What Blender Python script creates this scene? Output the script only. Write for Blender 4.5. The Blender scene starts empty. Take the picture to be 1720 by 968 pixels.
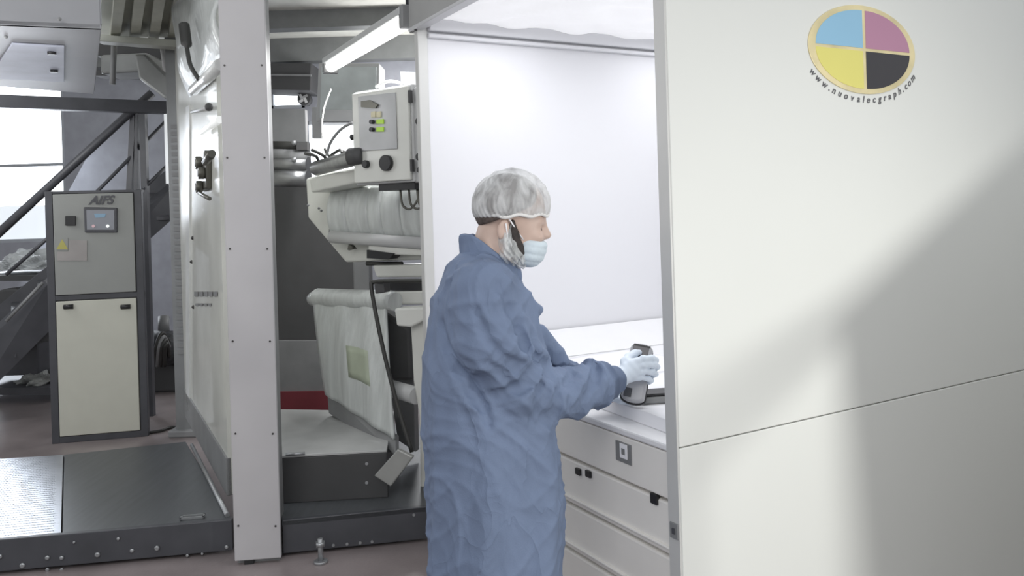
import bpy, bmesh, math, random
import numpy as np
from mathutils import Vector, Matrix
random.seed(4)
R = math.radians
V = Vector
scn = bpy.context.scene
COL = scn.collection

# ------------------------------------------------------------------ camera
FPX, CX, CY, ROLL, CAMZ = 1400.0, 860.0, 360.0, 0.030, 1.55
cs, sn = math.cos(ROLL), math.sin(ROLL)
cd = bpy.data.cameras.new('camera'); cam = bpy.data.objects.new('camera', cd); COL.objects.link(cam)
cd.sensor_width = 36; cd.lens = FPX/1720*36; cd.shift_y = -(484-CY)/1720; cd.clip_start = .05
M = Matrix(((cs, sn, 0, 0), (0, 0, -1, 0), (-sn, cs, 0, CAMZ), (0, 0, 0, 1)))
cam.matrix_world = M
scn.camera = cam
scn.view_settings.view_transform = 'Standard'; scn.view_settings.look = 'None'
scn.view_settings.gamma = 1; scn.view_settings.exposure = 0; scn.view_settings.use_curve_mapping = False

# ------------------------------------------------------------------ light
w = bpy.data.worlds.new('hall_air'); scn.world = w; w.use_nodes = True
w.node_tree.nodes['Background'].inputs[0].default_value = (.94, .97, 1, 1)
w.node_tree.nodes['Background'].inputs[1].default_value = .72

def area(name, loc, target, size, power, sy=None, col=(1, 1, 1), spread=180):
    l = bpy.data.lights.new(name, 'AREA'); l.energy = power; l.size = size; l.color = col
    if sy: l.shape = 'RECTANGLE'; l.size_y = sy
    l.spread = R(spread)
    o = bpy.data.objects.new(name, l); COL.objects.link(o); o.location = loc
    o.rotation_euler = (V(target)-V(loc)).to_track_quat('-Z', 'Y').to_euler()
    return o
KEY = V((2.75, .25, 1.25))
kl = bpy.data.lights.new('panel_key', 'SPOT'); kl.energy = 200; kl.shadow_soft_size = .17; kl.spot_size = R(84); kl.spot_blend = 1; kl.color = (1, 1, .96)  # unseen key light, its height and cone shaped for the end panel's gradient
ko = bpy.data.objects.new('panel_key', kl); COL.objects.link(ko); ko.location = KEY
ko.rotation_euler = (V((.75, 2.6, .55))-KEY).to_track_quat('-Z', 'Y').to_euler()
area('hall_lamp_front', (-1.2, -1.5, 3.4), (-1.2, 4, 1.2), 2.2, 60, col=(1, .98, .96))
def fill_ball(name, loc, power, r=.25):
    l = bpy.data.lights.new(name, 'POINT'); l.energy = power; l.shadow_soft_size = r
    o = bpy.data.objects.new(name, l); COL.objects.link(o); o.location = loc
fill_ball('ceiling_fill', (-.9, 9.0, 2.6), 80)  # unseen fill added to brighten the far ceiling
fill_ball('left_fill', (-3.9, 5.6, 2.15), 26)  # unseen fill added to lift the left background
fill_ball('bay_fill', (-2.7, 3.9, 2.35), 22, .4)  # unseen fill added for the left bay and side guard
area('hall_window_light', (-5.9, 9.7, 1.9), (-3.0, 4.5, .2), 1.7, 95, col=(.86, .92, 1))

# ------------------------------------------------------------------ projecting
def ray(x, y):
    a, b = x-CX, CY-y
    return ((a*cs+b*sn)/FPX, (-a*sn+b*cs)/FPX)
def P(x, y, D):
    u, v = ray(x, y); return V((u*D, D, CAMZ+v*D))
def F(x, y, z=0.):
    u, v = ray(x, y); D = (z-CAMZ)/v; return V((u*D, D, z))
def on_plane(x, y, o, n):
    u, v = ray(x, y); d = V((u, 1, v)); c = V((0, 0, CAMZ))
    return c + d*((o-c).dot(n)/d.dot(n))

# ------------------------------------------------------------------ materials
def lin(c):
    return tuple(((v/255)/12.92 if v/255 <= .04045 else ((v/255+.055)/1.055)**2.4) for v in c)
MATS = {}
def mat(name, rgb, rough=.5, metal=0., var=.06, nscale=6., bump=0., bscale=60., emit=None, trans=0., alpha=1., streak=None, spec=.5, coat=0.):
    if name in MATS: return MATS[name]
    m = bpy.data.materials.new(name); m.use_nodes = True; nt = m.node_tree; N = nt.nodes; L = nt.links
    b = N['Principled BSDF']; c = lin(rgb)
    b.inputs['Roughness'].default_value = rough; b.inputs['Metallic'].default_value = metal
    b.inputs['Specular IOR Level'].default_value = spec
    b.inputs['Coat Weight'].default_value = coat
    tc = N.new('ShaderNodeTexCoord'); mp = N.new('ShaderNodeMapping'); L.new(tc.outputs['Object'], mp.inputs[0])
    if streak: mp.inputs['Scale'].default_value = streak
    n = N.new('ShaderNodeTexNoise'); n.inputs['Scale'].default_value = nscale; n.inputs['Detail'].default_value = 5
    L.new(mp.outputs[0], n.inputs['Vector'])
    r = N.new('ShaderNodeValToRGB'); r.color_ramp.elements[0].position = .3; r.color_ramp.elements[1].position = .7
    r.color_ramp.elements[0].color = (*[v*(1-var*2) for v in c], 1); r.color_ramp.elements[1].color = (*[min(1, v*(1+var)) for v in c], 1)
    L.new(n.outputs['Fac'], r.inputs[0]); L.new(r.outputs[0], b.inputs['Base Color'])
    if bump:
        n2 = N.new('ShaderNodeTexNoise'); n2.inputs['Scale'].default_value = bscale; n2.inputs['Detail'].default_value = 4
        L.new(mp.outputs[0], n2.inputs['Vector'])
        bp = N.new('ShaderNodeBump'); bp.inputs['Strength'].default_value = bump; bp.inputs['Distance'].default_value = .01
        L.new(n2.outputs['Fac'], bp.inputs['Height']); L.new(bp.outputs[0], b.inputs['Normal'])
    if emit is not None:
        b.inputs['Emission Color'].default_value = (*c, 1); b.inputs['Emission Strength'].default_value = emit
    b.inputs['Transmission Weight'].default_value = trans
    b.inputs['Alpha'].default_value = alpha
    MATS[name] = m; return m

m_wall = mat('plaster_blue_grey', (160, 162, 170), .8)
m_ceil = mat('ceiling_pale', (236, 236, 228), .8)
m_beam = mat('beam_grey', (128, 130, 130), .7)
m_floor = mat('floor_concrete', (136, 127, 127), .32, var=.12, nscale=3, bump=.08)
m_dark = mat('steel_charcoal', (74, 75, 80), .45, var=.1)
m_dark2 = mat('machine_dark', (72, 72, 73), .6, var=.05)
m_plat = mat('tread_steel', (92, 95, 98), .40, .3, var=.06, streak=(8, .6, 1), nscale=5)
m_platb = mat('tread_plate_bright', (200, 204, 212), .34, .9, var=.05)
m_col = mat('cover_grey_white', (186, 184, 186), .45, var=.015)
m_screw = mat('screw_dark', (70, 68, 68), .4, .6)
m_zinc = mat('zinc_bolt', (170, 172, 174), .35, .7)
m_cream = mat('machine_cream', (214, 215, 209), .35, var=.03, coat=.2)
m_panel = mat('booth_panel_white', (226, 227, 223), .42, var=.006, nscale=2, spec=.35)
m_edge = mat('booth_edge_alu', (206, 206, 204), .45, .15, var=.02)
m_fascia = mat('booth_fascia_grey', (156, 156, 155), .55, var=.03)
m_inner = mat('booth_inner_white', (228, 228, 232), .55, var=.006, nscale=1.5)
m_alu = mat('alu_trim', (200, 200, 203), .4, .25, var=.02)
m_black = mat('black_plastic', (34, 34, 36), .4)
m_grey = mat('grey_mid', (132, 133, 134), .5)
m_lgrey = mat('grey_light', (190, 191, 191), .5, var=.03)
m_ups = mat('cabinet_paint_grey', (146, 148, 145), .5, var=.02)
m_ups2 = mat('cabinet_paint_beige', (198, 198, 186), .5, var=.02)
m_draw = mat('drawer_greige', (238, 235, 230), .45, var=.02)
m_table = mat('worktop_white', (238, 238, 240), .4, var=.01)
m_paper = mat('paper_white', (242, 242, 246), .7, var=.01)
m_red = mat('red_paint', (120, 52, 60), .5)
m_win = mat('window_daylight', (245, 250, 255), .5, var=.0, emit=3.2)
m_wing = mat('window_frosted', (226, 232, 238), .6, var=.04, emit=.75, streak=(30, 1, 1), nscale=1)
m_tube = mat('fluorescent_light', (255, 255, 252), .4, var=0, emit=3.2)
m_rubber = mat('cable_dark', (52, 52, 50), .5)
m_cablew = mat('cable_white', (220, 220, 216), .5)
m_roller = mat('roller_steel', (150, 151, 152), .28, .8, var=.08, streak=(1, 12, 1))
m_ylw = mat('label_yellow', (206, 196, 84), .5)
m_green = mat('led_green', (150, 186, 60), .4, var=0, emit=.35)
m_oil = mat('gauge_brass', (98, 97, 90), .35, .5)
m_film = mat('poly_sheet', (204, 208, 206), .3, var=.08, streak=(14, 14, .8), nscale=2, bump=.4, bscale=5, coat=.3)
m_acry = mat('plastic_curtain', (214, 215, 208), .30, var=.08, nscale=2.5, bump=.15, bscale=5, coat=.3)
m_duct = mat('duct_grey', (146, 148, 147), .5, .2)
m_box = mat('overhead_box_white', (150, 151, 155), .5, var=.02)
m_clut = mat('clutter_dark', (66, 68, 72), .6, var=.4, nscale=18, bump=.5, bscale=30)

# ------------------------------------------------------------------ mesh builder
class MB:
    def __init__(s): s.v = []; s.f = []; s.smooth = []
    def add(s, vs, fs, sm=False):
        k = len(s.v); s.v += [tuple(p) for p in vs]; s.f += [tuple(i+k for i in f) for f in fs]; s.smooth += [sm]*len(fs); return s
    def box(s, o, a, b, c):
        o, a, b, c = V(o), V(a), V(b), V(c)
        vs = [o, o+a, o+a+b, o+b, o+c, o+a+c, o+a+b+c, o+b+c]
        return s.add(vs, [(3, 2, 1, 0), (4, 5, 6, 7), (0, 1, 5, 4), (1, 2, 6, 5), (2, 3, 7, 6), (3, 0, 4, 7)])
    def prism(s, pts, e):
        n = len(pts); pts = [V(p) for p in pts]; e = V(e)
        return s.add(pts+[p+e for p in pts], [tuple(range(n)), tuple(range(2*n-1, n-1, -1))]+[(i, i+n, (i+1) % n+n, (i+1) % n) for i in range(n)])
    def tube(s, path, r, n=12, caps=True):
        path = [V(p) for p in path]; rs = r if isinstance(r, (list, tuple)) else [r]*len(path)
        vs = []; fs = []; up = None
        for i, p in enumerate(path):
            t = (path[min(i+1, len(path)-1)]-path[max(i-1, 0)]).normalized()
            if up is None: up = t.orthogonal().normalized()
            up = (up-t*up.dot(t)); up = up.normalized() if up.length > 1e-6 else t.orthogonal().normalized()
            w = t.cross(up)
            for k in range(n):
                a = 2*math.pi*k/n; vs.append(p+(up*math.cos(a)+w*math.sin(a))*rs[i])
        for i in range(len(path)-1):
            for k in range(n):
                k2 = (k+1) % n; fs.append((i*n+k, i*n+k2, (i+1)*n+k2, (i+1)*n+k))
        s.add(vs, fs, True)
        if caps:
            s.add(vs[:n], [tuple(range(n-1, -1, -1))]); s.add(vs[-n:], [tuple(range(n))])
        return s
    def ball(s, c, r, n=14):
        c = V(c); r = V(r) if isinstance(r, (tuple, list, Vector)) else V((r, r, r)); vs = []; fs = []
        for i in range(n+1):
            th = math.pi*i/n
            for k in range(n*2):
                a = math.pi*k/n; vs.append((c.x+r.x*math.sin(th)*math.cos(a), c.y+r.y*math.sin(th)*math.sin(a), c.z+r.z*math.cos(th)))
        m = n*2
        for i in range(n):
            for k in range(m): fs.append((i*m+k, (i+1)*m+k, (i+1)*m+(k+1) % m, i*m+(k+1) % m))
        return s.add(vs, fs, True)
    def build(s, name, m, parent=None, bevel=0., seg=2):
        me = bpy.data.meshes.new(name); me.from_pydata(s.v, [], s.f)
        me.polygons.foreach_set('use_smooth', s.smooth); me.validate(); me.update()
        bm = bmesh.new(); bm.from_mesh(me); bmesh.ops.remove_doubles(bm, verts=bm.verts, dist=1e-6); bmesh.ops.recalc_face_normals(bm, faces=bm.faces); bm.to_mesh(me); bm.free()
        me.materials.append(m)
        o = bpy.data.objects.new(name, me); COL.objects.link(o)
        if parent:
            o.parent = parent; o.matrix_parent_inverse = Matrix.Identity(4)
            if parent.matrix_basis != Matrix.Identity(4) or parent.parent:
                o.matrix_parent_inverse = world_of(parent).inverted()
        if bevel:
            b = o.modifiers.new('bevel', 'BEVEL'); b.width = bevel; b.segments = seg; b.limit_method = 'ANGLE'; b.angle_limit = R(40)
        return o
def world_of(o):
    m = o.matrix_parent_inverse @ o.matrix_basis if o.parent else o.matrix_basis.copy()
    return world_of(o.parent) @ m if o.parent else m
def tag(o, label=None, cat=None, group=None, kind=None):
    if label: o['label'] = label
    if cat: o['category'] = cat
    if group: o['group'] = group
    if kind: o['kind'] = kind
    return o
def thing(name, label, cat, loc, group=None):
    o = bpy.data.objects.new(name, None); COL.objects.link(o); o.location = loc; o.empty_display_size = .1
    return tag(o, label, cat, group)
def slabm(mb, pts, D, T, yaw=0., off=0.):
    """polygon seen at pts, on an upright plane through depth D turned by yaw, T thick away from the viewer"""
    cx = sum(p[0] for p in pts)/len(pts); cy = sum(p[1] for p in pts)/len(pts)
    n = V((math.sin(R(yaw)), -math.cos(R(yaw)), 0)); o = P(cx, cy, D)+n*off
    mb.prism([on_plane(x, y, o, n) for x, y in pts], -n*T); return mb
def slab(name, m, parent, pts, D, T, yaw=0., bevel=0.):
    return slabm(MB(), pts, D, T, yaw).build(name, m, parent, bevel)
def rect(x0, y0, x1, y1): return [(x0, y0), (x1, y0), (x1, y1), (x0, y1)]
def quad3(mb, pts, T):
    pts = [V(p) for p in pts]; n = (pts[1]-pts[0]).cross(pts[2]-pts[0]).normalized()
    if n.dot(V((0, 0, CAMZ))-pts[0]) > 0: n = -n
    return mb.prism(pts, n*T)
def structure(o): o['kind'] = 'structure'; return o
def curve_pts(ctrl, n=24):
    ctrl = [V(c) for c in ctrl]; c = [ctrl[0]*2-ctrl[1]]+ctrl+[ctrl[-1]*2-ctrl[-2]]; out = []
    for i in range(1, len(c)-2):
        for k in range(n//(len(ctrl)-1)):
            t = k/(n//(len(ctrl)-1)); a, b, d, e = c[i-1], c[i], c[i+1], c[i+2]
            out.append(.5*((2*b)+(-a+d)*t+(2*a-5*b+4*d-e)*t*t+(-a+3*b-3*d+e)*t**3))
    out.append(ctrl[-1]); return out
def text_mesh(s, size, m, name, o, ax, up, parent, depth=.0006, shear=0., bold=0., align='CENTER'):
    cu = bpy.data.curves.new('t', 'FONT'); cu.body = s; cu.size = size; cu.shear = shear; cu.offset = bold; cu.extrude = depth
    cu.align_x = align; cu.align_y = 'CENTER'
    to = bpy.data.objects.new('t', cu); COL.objects.link(to)
    dg = bpy.context.evaluated_depsgraph_get(); me = bpy.data.meshes.new_from_object(to.evaluated_get(dg)); bpy.data.objects.remove(to)
    ax = V(ax).normalized(); up = V(up).normalized(); n = ax.cross(up)
    mb = MB(); mb.add([V(o)+ax*v.co.x+up*v.co.y+n*v.co.z for v in me.vertices], [tuple(p.vertices) for p in me.polygons])
    if name is None: return mb
    return mb.build(name, m, parent)

Z = V((0, 0, 1))
# ================================================================== HALL
HF = 3.7
structure(MB().box((-9, -3, -.1), (16, 0, 0), (0, 13.2, 0), (0, 0, .1)).build('floor', m_floor))
structure(MB().box((-9, 5.4, HF), (16, 0, 0), (0, 4.8, 0), (0, 0, .15)).build('ceiling', m_ceil))
YB = 10.0
# back wall with openings for two windows
def wall_with_holes(name, y, x0, x1, z0, z1, holes, m, th=.2):
    mb = MB(); xs = sorted({x0, x1, *[h[0] for h in holes], *[h[1] for h in holes]}); zs = sorted({z0, z1, *[h[2] for h in holes], *[h[3] for h in holes]})
    for i in range(len(xs)-1):
        for j in range(len(zs)-1):
            cx_, cz_ = (xs[i]+xs[i+1])/2, (zs[j]+zs[j+1])/2
            if any(h[0] < cx_ < h[1] and h[2] < cz_ < h[3] for h in holes): continue
            mb.box((xs[i], y, zs[j]), (xs[i+1]-xs[i], 0, 0), (0, th, 0), (0, 0, zs[j+1]-zs[j]))
    return structure(mb.build(name, m))
a = P(-60, 140, YB); b_ = P(113, 405, YB)
c1 = P(452, 150, YB); c2 = P(512, 181, YB)
d1_ = P(512, 204, YB); d2_ = P(640, 330, YB)
holes = [(a.x, b_.x, b_.z, a.z), (c1.x, c2.x, c2.z, c1.z), (d1_.x, d2_.x, d2_.z, d1_.z)]
wall_with_holes('wall_back', YB, -9, 7, 0, HF, holes, m_wall)
structure(MB().box((-9.2, 5, 0), (.2, 0, 0), (0, 5.2, 0), (0, 0, HF)).build('wall_left', m_wall))
structure(MB().box((7, 5, 0), (.2, 0, 0), (0, 5.2, 0), (0, 0, HF)).build('wall_right', m_wall))
m_frame = mat('window_frame_grey', (176, 180, 186), .5)
for i, h in enumerate(holes):
    fr = MB(); t = .04
    for q in ((h[0], h[2], h[1]-h[0], t), (h[0], h[3]-t, h[1]-h[0], t), (h[0], h[2], t, h[3]-h[2]), (h[1]-t, h[2], t, h[3]-h[2])):
        fr.box((q[0], YB+.02, q[1]), (q[2], 0, 0), (0, .08, 0), (0, 0, q[3]))
    if i == 0:
        zb = P(50, 277, YB).z
        fr.box((h[0], YB+.01, zb-.02), (h[1]-h[0], 0, 0), (0, .06, 0), (0, 0, .035))
    wo = tag(fr.build('window_%d' % (i+1), m_frame), kind='structure')
    zt = P(50, 345, YB).z if i == 0 else h[2]
    MB().box((h[0], YB+.1, zt), (h[1]-h[0], 0, 0), (0, .02, 0), (0, 0, h[3]-zt)).build('pane', m_win, wo)
    if i == 0:
        MB().box((h[0], YB+.1, h[2]), (h[1]-h[0], 0, 0), (0, .02, 0), (0, 0, zt-h[2])).build('frosted_pane', m_wing, wo)
# ceiling beams running across
for k, (y0, y1, D) in enumerate(((16, 48, 8.5), (71, 104, 9.80))):
    pA = P(455, y0, D); pB = P(455, y1, D)
    structure(MB().box((-9, D, pB.z), (16, 0, 0), (0, .19, 0), (0, 0, HF-pB.z)).build('trim_%d' % (k+1), m_beam))

# -------- wall-hung things in the middle gap
t = thing('ventilation_box', 'dark grey rectangular ventilation box hung high at the back wall, left of pale cupboard', 'vent box', P(490, 150, 9.6))
slab('housing', m_dark2, t, [(440, 106), (523, 106), (521, 152), (440, 150)], 9.4, .5, 0, .01)
slab('seam_strip', m_grey, t, [(440, 124), (522, 125), (522, 128), (440, 127)], 9.38, .03)
t = thing('wall_cupboard', 'pale blue-grey cupboard hung high behind the hanging tube lamp', 'cupboard', P(580, 205, 8.6))
slab('housing', m_lgrey, t, [(535, 106), (637, 106), (636, 204), (531, 204)], 8.6, .4, 0, .01)
slab('door', mat('cupboard_door', (206, 214, 214), .5), t, [(540, 112), (632, 112), (630, 198), (537, 198)], 8.57, .03, 0, .004)
slab('post', m_lgrey, t, rect(524, 180, 540, 232), 8.8, .1)
t = thing('wall_fan', 'small dark wall fan hung in the narrow bright window', 'fan', P(513, 180, 9.7))
mb = MB(); c = P(510, 166, 9.7); mb.tube([c, c+V((0, .12, 0))], .075, 20); mb.build('drum', m_dark2, t)
slab('bracket', m_dark, t, rect(500, 153, 519, 158), 9.7, .1)
mb = MB()
for k in range(4):
    an = k*math.pi/2+.4; mb.box(c+V((0, -.02, 0)), V((math.cos(an), 0, math.sin(an)))*.06, V((-math.sin(an), .3, math.cos(an)))*.03, V((0, -.004, 0)))
mb.build('blades', m_lgrey, t)

# fluorescent lamp
t = thing('tube_lamp', 'lit white fluorescent tube lamp hanging at a slant from the ceiling', 'lamp', P(690, 25, 4.2))
pa, pb = P(556, 112, 5.6), P(686, 34, 4.0)
ax = (pb-pa); L_ = ax.length; ax.normalize(); side = ax.cross(Z).normalized(); upv = side.cross(ax)
MB().tube([pa, pb], .037, 16).build('light_tube', m_tube, t)
mb = MB(); mb.box(pa+upv*.02-side*.055-ax*.02, ax*(L_+.04), side*.11, upv*.035); mb.build('reflector', m_lgrey, t, .004)
mb = MB(); mb.box(pb+ax*.0-side*.05-upv*.045, ax*.05, side*.10, upv*.11); mb.build('end_cap', m_grey, t, .008)
mb = MB(); mb.box(pa-ax*.05-side*.05-upv*.045, ax*.05, side*.10, upv*.11); mb.build('end_cap', m_grey, t, .008)
mb = MB(); mb.tube([pb+upv*.05, V((pb.x, pb.y, HF+.1))], .012, 8); mb.build('hanger', m_dark, t)
lt = bpy.data.lights.new('tube_light', 'AREA'); lt.shape = 'RECTANGLE'; lt.size = 1.4; lt.size_y = .06; lt.energy = 22
lo = bpy.data.objects.new('tube_light', lt); COL.objects.link(lo)
mid = (pa+pb)/2-upv*.05; mx = Matrix((ax, side, upv)).transposed().to_4x4(); lo.matrix_world = Matrix.Translation(mid) @ mx

# ================================================================== LEFT BACKGROUND
t = thing('steel_staircase', 'dark steel staircase with handrail and landing beam behind the grey cabinet', 'staircase', F(20, 690))
def pt(x, y, D): return P(x, y, D)
mb = MB(); quad3(mb, [pt(-40, 157, 6.0), pt(306, 171, 6.8), pt(306, 191, 6.8), pt(-40, 179, 6.0)], .12); mb.build('landing_beam', m_dark, t, .004)
MB().tube([pt(-60, 445, 6.3), pt(222, 186, 6.75), pt(256, 156, 6.8)], .033, 10).build('handrail', m_dark, t)
mb = MB(); quad3(mb, [pt(-60, 610, 6.5), pt(80, 478, 6.6), pt(286, 318, 7.0), pt(286, 372, 7.0), pt(120, 520, 6.7), pt(-60, 700, 6.5)], .05); mb.build('stringer', m_dark, t, .004)
mb = MB(); quad3(mb, [pt(-60, 560, 7.2), pt(286, 280, 7.7), pt(286, 320, 7.7), pt(-60, 620, 7.2)], .05); mb.build('stringer', m_dark, t, .004)
for k in range(8):
    f = (k+.3)/8; A = pt(-60, 655, 6.5).lerp(pt(286, 345, 7.0), f); B = pt(-60, 600, 7.2).lerp(pt(286, 305, 7.7), f)
    d = (B-A); MB().box(A+V((-.13, 0, 0)), V((.26, 0, 0)), d, V((0, 0, .03))).build('tread', m_dark, t)
MB().tube([pt(10, 462, 6.4), pt(75, 405, 6.5), pt(170, 315, 6.65), pt(280, 202, 6.9)], .014, 8).build('mid_rail', m_dark, t)
MB().tube([pt(10, 540, 6.4), pt(72, 475, 6.5)], .013, 8).build('mid_rail', m_grey, t)
MB().tube([pt(240, 318, 6.75), pt(281, 278, 6.9)], .014, 8).build('mid_rail', m_dark, t)
for (x0, y0, x1, y1, wd) in ((223, 188, 216, 322, .022), (238, 188, 241, 322, .024), (228, 188, 228, 318, .012)):
    A, B = pt(x0, y0, 6.75), pt(x1, y1, 6.75)
    MB().box(A-V((wd, 0, 0)), V((2*wd, 0, 0)), V((0, .05, 0)), V((B.x-A.x, 0, -abs(A.z)+ (B.z if x0 != 238 else 0)))).build('post', m_dark, t)

# bench and machine parts behind the stair
t = thing('work_bench', 'long dark bench with a lower shelf behind the stair', 'bench', F(20, 668))
for (y0, y1, D, th, m) in ((463, 472, 7.6, .7, m_dark2), (652, 664, 7.4, .7, m_dark)):
    slab('shelf', m, t, [(-60, y0), (95, y0), (95, y1), (-60, y1)], D, th)
for x in (-40, 88):
    A = P(x, 468, 7.6); MB().box((A.x-.03, 7.62, 0), (.06, 0, 0), (0, .06, 0), (0, 0, A.z)).build('leg', m_dark, t)
def heap(name, label, cat, x, y, D, r, m, n, seed, parts=True):
    t = thing(name, label, cat, P(x, y, D)); c = P(x, y, D)+V((0, r[1], 0)); NX, NY = 28, 16; vs = []
    for j in range(NY+1):
        for i in range(NX*2):
            th = math.pi/2*j/NY; a_ = math.pi*i/NX; k = 1+.16*math.sin(a_*5+seed)*math.sin(th*4+seed)+.10*math.sin(a_*11+th*9)
            vs.append((c.x+r[0]*k*math.sin(th)**.6*math.cos(a_), c.y+r[1]*k*math.sin(th)**.6*math.sin(a_), c.z+r[2]*k*math.cos(th)*(1+.25*math.sin(a_*3))))
    mb = MB(); mb.add(vs, [(j*NX*2+i, (j+1)*NX*2+i, (j+1)*NX*2+(i+1) % (NX*2), j*NX*2+(i+1) % (NX*2)) for j in range(NY) for i in range(NX*2)], False)
    mb.build('wrapping', m, t); return t
heap('wrapped_bundle', 'crumpled pale wrapped bundle on the bench by the window', 'bundle', 25, 455, 7.7, (.30, .3, .14), mat('wrap_pale', (196, 200, 202), .6, var=.15), 16, 3)
heap('wrapped_bundle', 'pale grey folded sheet bundle on the low shelf left of cabinet', 'bundle', 50, 648, 7.5, (.22, .3, .08), mat('wrap_grey', (168, 170, 168), .6, var=.2), 14, 5)
t = thing('round_motor', 'round dark motor wheel below the bench left of the cabinet', 'motor', P(30, 640, 7.5))
c = P(18, 540, 7.55); MB().tube([c, c+V((0, .35, 0))], [.30, .30], 28).build('rim', m_dark2, t, .02)
MB().tube([c-V((0, .04, 0)), c+V((0, .0, 0))], .17, 24).build('hub', m_dark, t, .01)
MB().box((c.x-.2, c.y+.05, c.z-.5), (.4, 0, 0), (0, .25, 0), (0, 0, .3)).build('base', m_dark, t)
t = thing('motor_unit', 'dark motor unit with hoses on floor between cabinet and machine post', 'motor', F(272, 640))
mb = MB(); A = P(262, 640, 7.6); mb.box(V((A.x-.2, 7.7, 0)), (.55, 0, 0), (0, .5, 0), (0, 0, .28)); mb.build('base', m_dark2, t, .02)
MB().tube([P(256, 585, 7.6), P(300, 585, 7.7)], .16, 20).build('motor_drum', m_clut, t)
MB().tube([P(275, 560, 7.65), P(275, 532, 7.7)], .05, 12).build('top_valve', m_grey, t)
for k in range(4):
    MB().tube(curve_pts([P(258+k*6, 615, 7.5), P(262+k*5, 585, 7.35), P(272+k*3, 560+k*6, 7.4), P(284, 575+k*8, 7.5)]), .018, 8).build('hose', m_grey if k == 1 else m_rubber, t)
t = thing('floor_cable', 'dark cable lying on floor beside the grey cabinet', 'cable', F(270, 725, 0))
MB().tube(curve_pts([F(250, 727, .01), F(270, 724, .01), F(290, 718, .01), F(310, 722, .01)]), .012, 8).build('cable_run', m_rubber, t)

# power cabinet
t = thing('power_cabinet', 'tall grey electrical cabinet with a display and two tone doors', 'cabinet', F(170, 740))
yaw = 13; D = 6.06
n = V((math.sin(R(yaw)), -math.cos(R(yaw)), 0)); o = P(165, 600, D)
TL, TR, BR, BL = [on_plane(x, y, o, n) for x, y in ((78, 320), (236, 320), (250, 733), (88, 741))]
BL.z = BR.z = 0.0; zt = (TL.z+TR.z)/2; TL.z = TR.z = zt
TL.x = BL.x; TL.y = BL.y; TR.x = BR.x; TR.y = BR.y
W = BR-BL; wl = W.length; wx = W.normalized()
MB().box(BL-n*.0+wx*.012+wx*0+V((0, 0, .03)), wx*(wl-.024), -n*.08, Z*(zt-.05)).build('carcass', m_dark2, t, .004)
fr = MB()
for u0 in (0, wl-.05): fr.box(BL+n*.012+wx*u0, wx*.05, -n*.06, Z*zt)
fr.box(BL+n*.010, wx*wl, -n*.05, Z*.045); fr.box(BL+n*.010+Z*(zt-.02), wx*wl, -n*.09, Z*.02)
zm = on_plane(160, 498, o, n).z
fr.box(BL+n*.010+Z*(zm-.018), wx*wl, -n*.05, Z*.036); fr.build('frame', m_dark, t, .003)
up_ = MB().box(BL+n*.02+wx*.055+Z*(zm+.022), wx*(wl-.11), -n*.02, Z*(zt-zm-.045)).build('upper_door', m_ups, t, .004)
lw_ = MB().box(BL+n*.02+wx*.055+Z*.05, wx*(wl-.11), -n*.02, Z*(zm-.075)).build('lower_door', m_ups2, t, .004)
on = o+n*.022
def cpt(x, y, e=0.): return on_plane(x, y, on+n*e, n)
for x in (115, 211):
    MB().tube([cpt(x-8, 516, .004), cpt(x+8, 515, .004)], .017, 12).build('handle_slot', m_black, lw_)
slabf = lambda pts, e, th: MB().prism([cpt(x, y, e) for x, y in pts], -n*th)
slabf([(140, 348), (197, 349), (197, 391), (142, 391)], .012, .014).build('display_frame', m_dark, up_, .008)
slabf([(145, 353), (192, 353), (192, 386), (146, 386)], .014, .003).build('display_screen', mat('screen_grey', (140, 143, 150), .3, var=.02), up_)
slabf([(158, 359), (178, 359), (176, 365), (160, 366)], .016, .003).build('screen_text', mat('screen_blue', (120, 150, 172), .4, emit=.15), up_)
for x, m in ((157, mat('led_pink', (190, 160, 165), .4, emit=.3)), (181, mat('led_white', (235, 240, 236), .4, emit=.7))):
    c = cpt(x, 380, .014); MB().tube([c, c+n*.005], .011, 12).build('indicator', m, up_)
slabf([(109, 363), (127, 363), (127, 379), (109, 379)], .014, .016).build('main_switch', m_black, up_, .004)
slabf([(95, 400), (114, 400), (114, 421), (95, 421)], .002, .003).build('warning_label', m_ups, up_)
slabf([(104.5, 402), (114.5, 419), (94.5, 419)], .0035, .003).build('warning_triangle', mat('warn_yellow', (176, 170, 96), .5), up_)
slabf([(115, 403), (146, 404), (146, 438), (96, 438), (96, 423), (115, 423)], .002, .003).build('notice_label', mat('notice', (156, 152, 150), .6), up_)
text_mesh('AIFS', .085, m_dark, 'emblem', cpt(169, 337, .004), wx, Z, up_, shear=.4, bold=.003)
tag(bpy.data.objects['emblem'], 'dark slanted letters')

# overhead white box
t = thing('overhead_housing', 'white overhead machine housing with open underside at upper left', 'housing', P(100, 50, 4.2))
zb = P(100, 44, 4.0).z
fl = [on_plane(x, y, V((0, 0, zb)), Z) for x, y in ((-90, 38), (169, 48), (157, 158), (-60, 140))]
MB().prism(fl, Z*.02).build('underside', m_box, t)
mb = MB(); quad3(mb, [fl[0], fl[1], fl[1]+Z*.34, fl[0]+Z*.34], .03); mb.build('front_plate', m_box, t, .003)
mb = MB(); quad3(mb, [fl[1]+Z*.021, fl[2]+Z*.021, fl[2]+Z*.34, fl[1]+Z*.34], .006); mb.build('side_plate', m_box, t, .003)
ip = [on_plane(x, y, V((0, 0, zb-.015)), Z) for x, y in ((20, 75), (108, 80), (108, 138), (-20, 132))]
ins = MB().prism(ip, Z*.012).build('inner_plate', mat('inner_plate', (186, 190, 204), .6, 0), t, .002)
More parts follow.
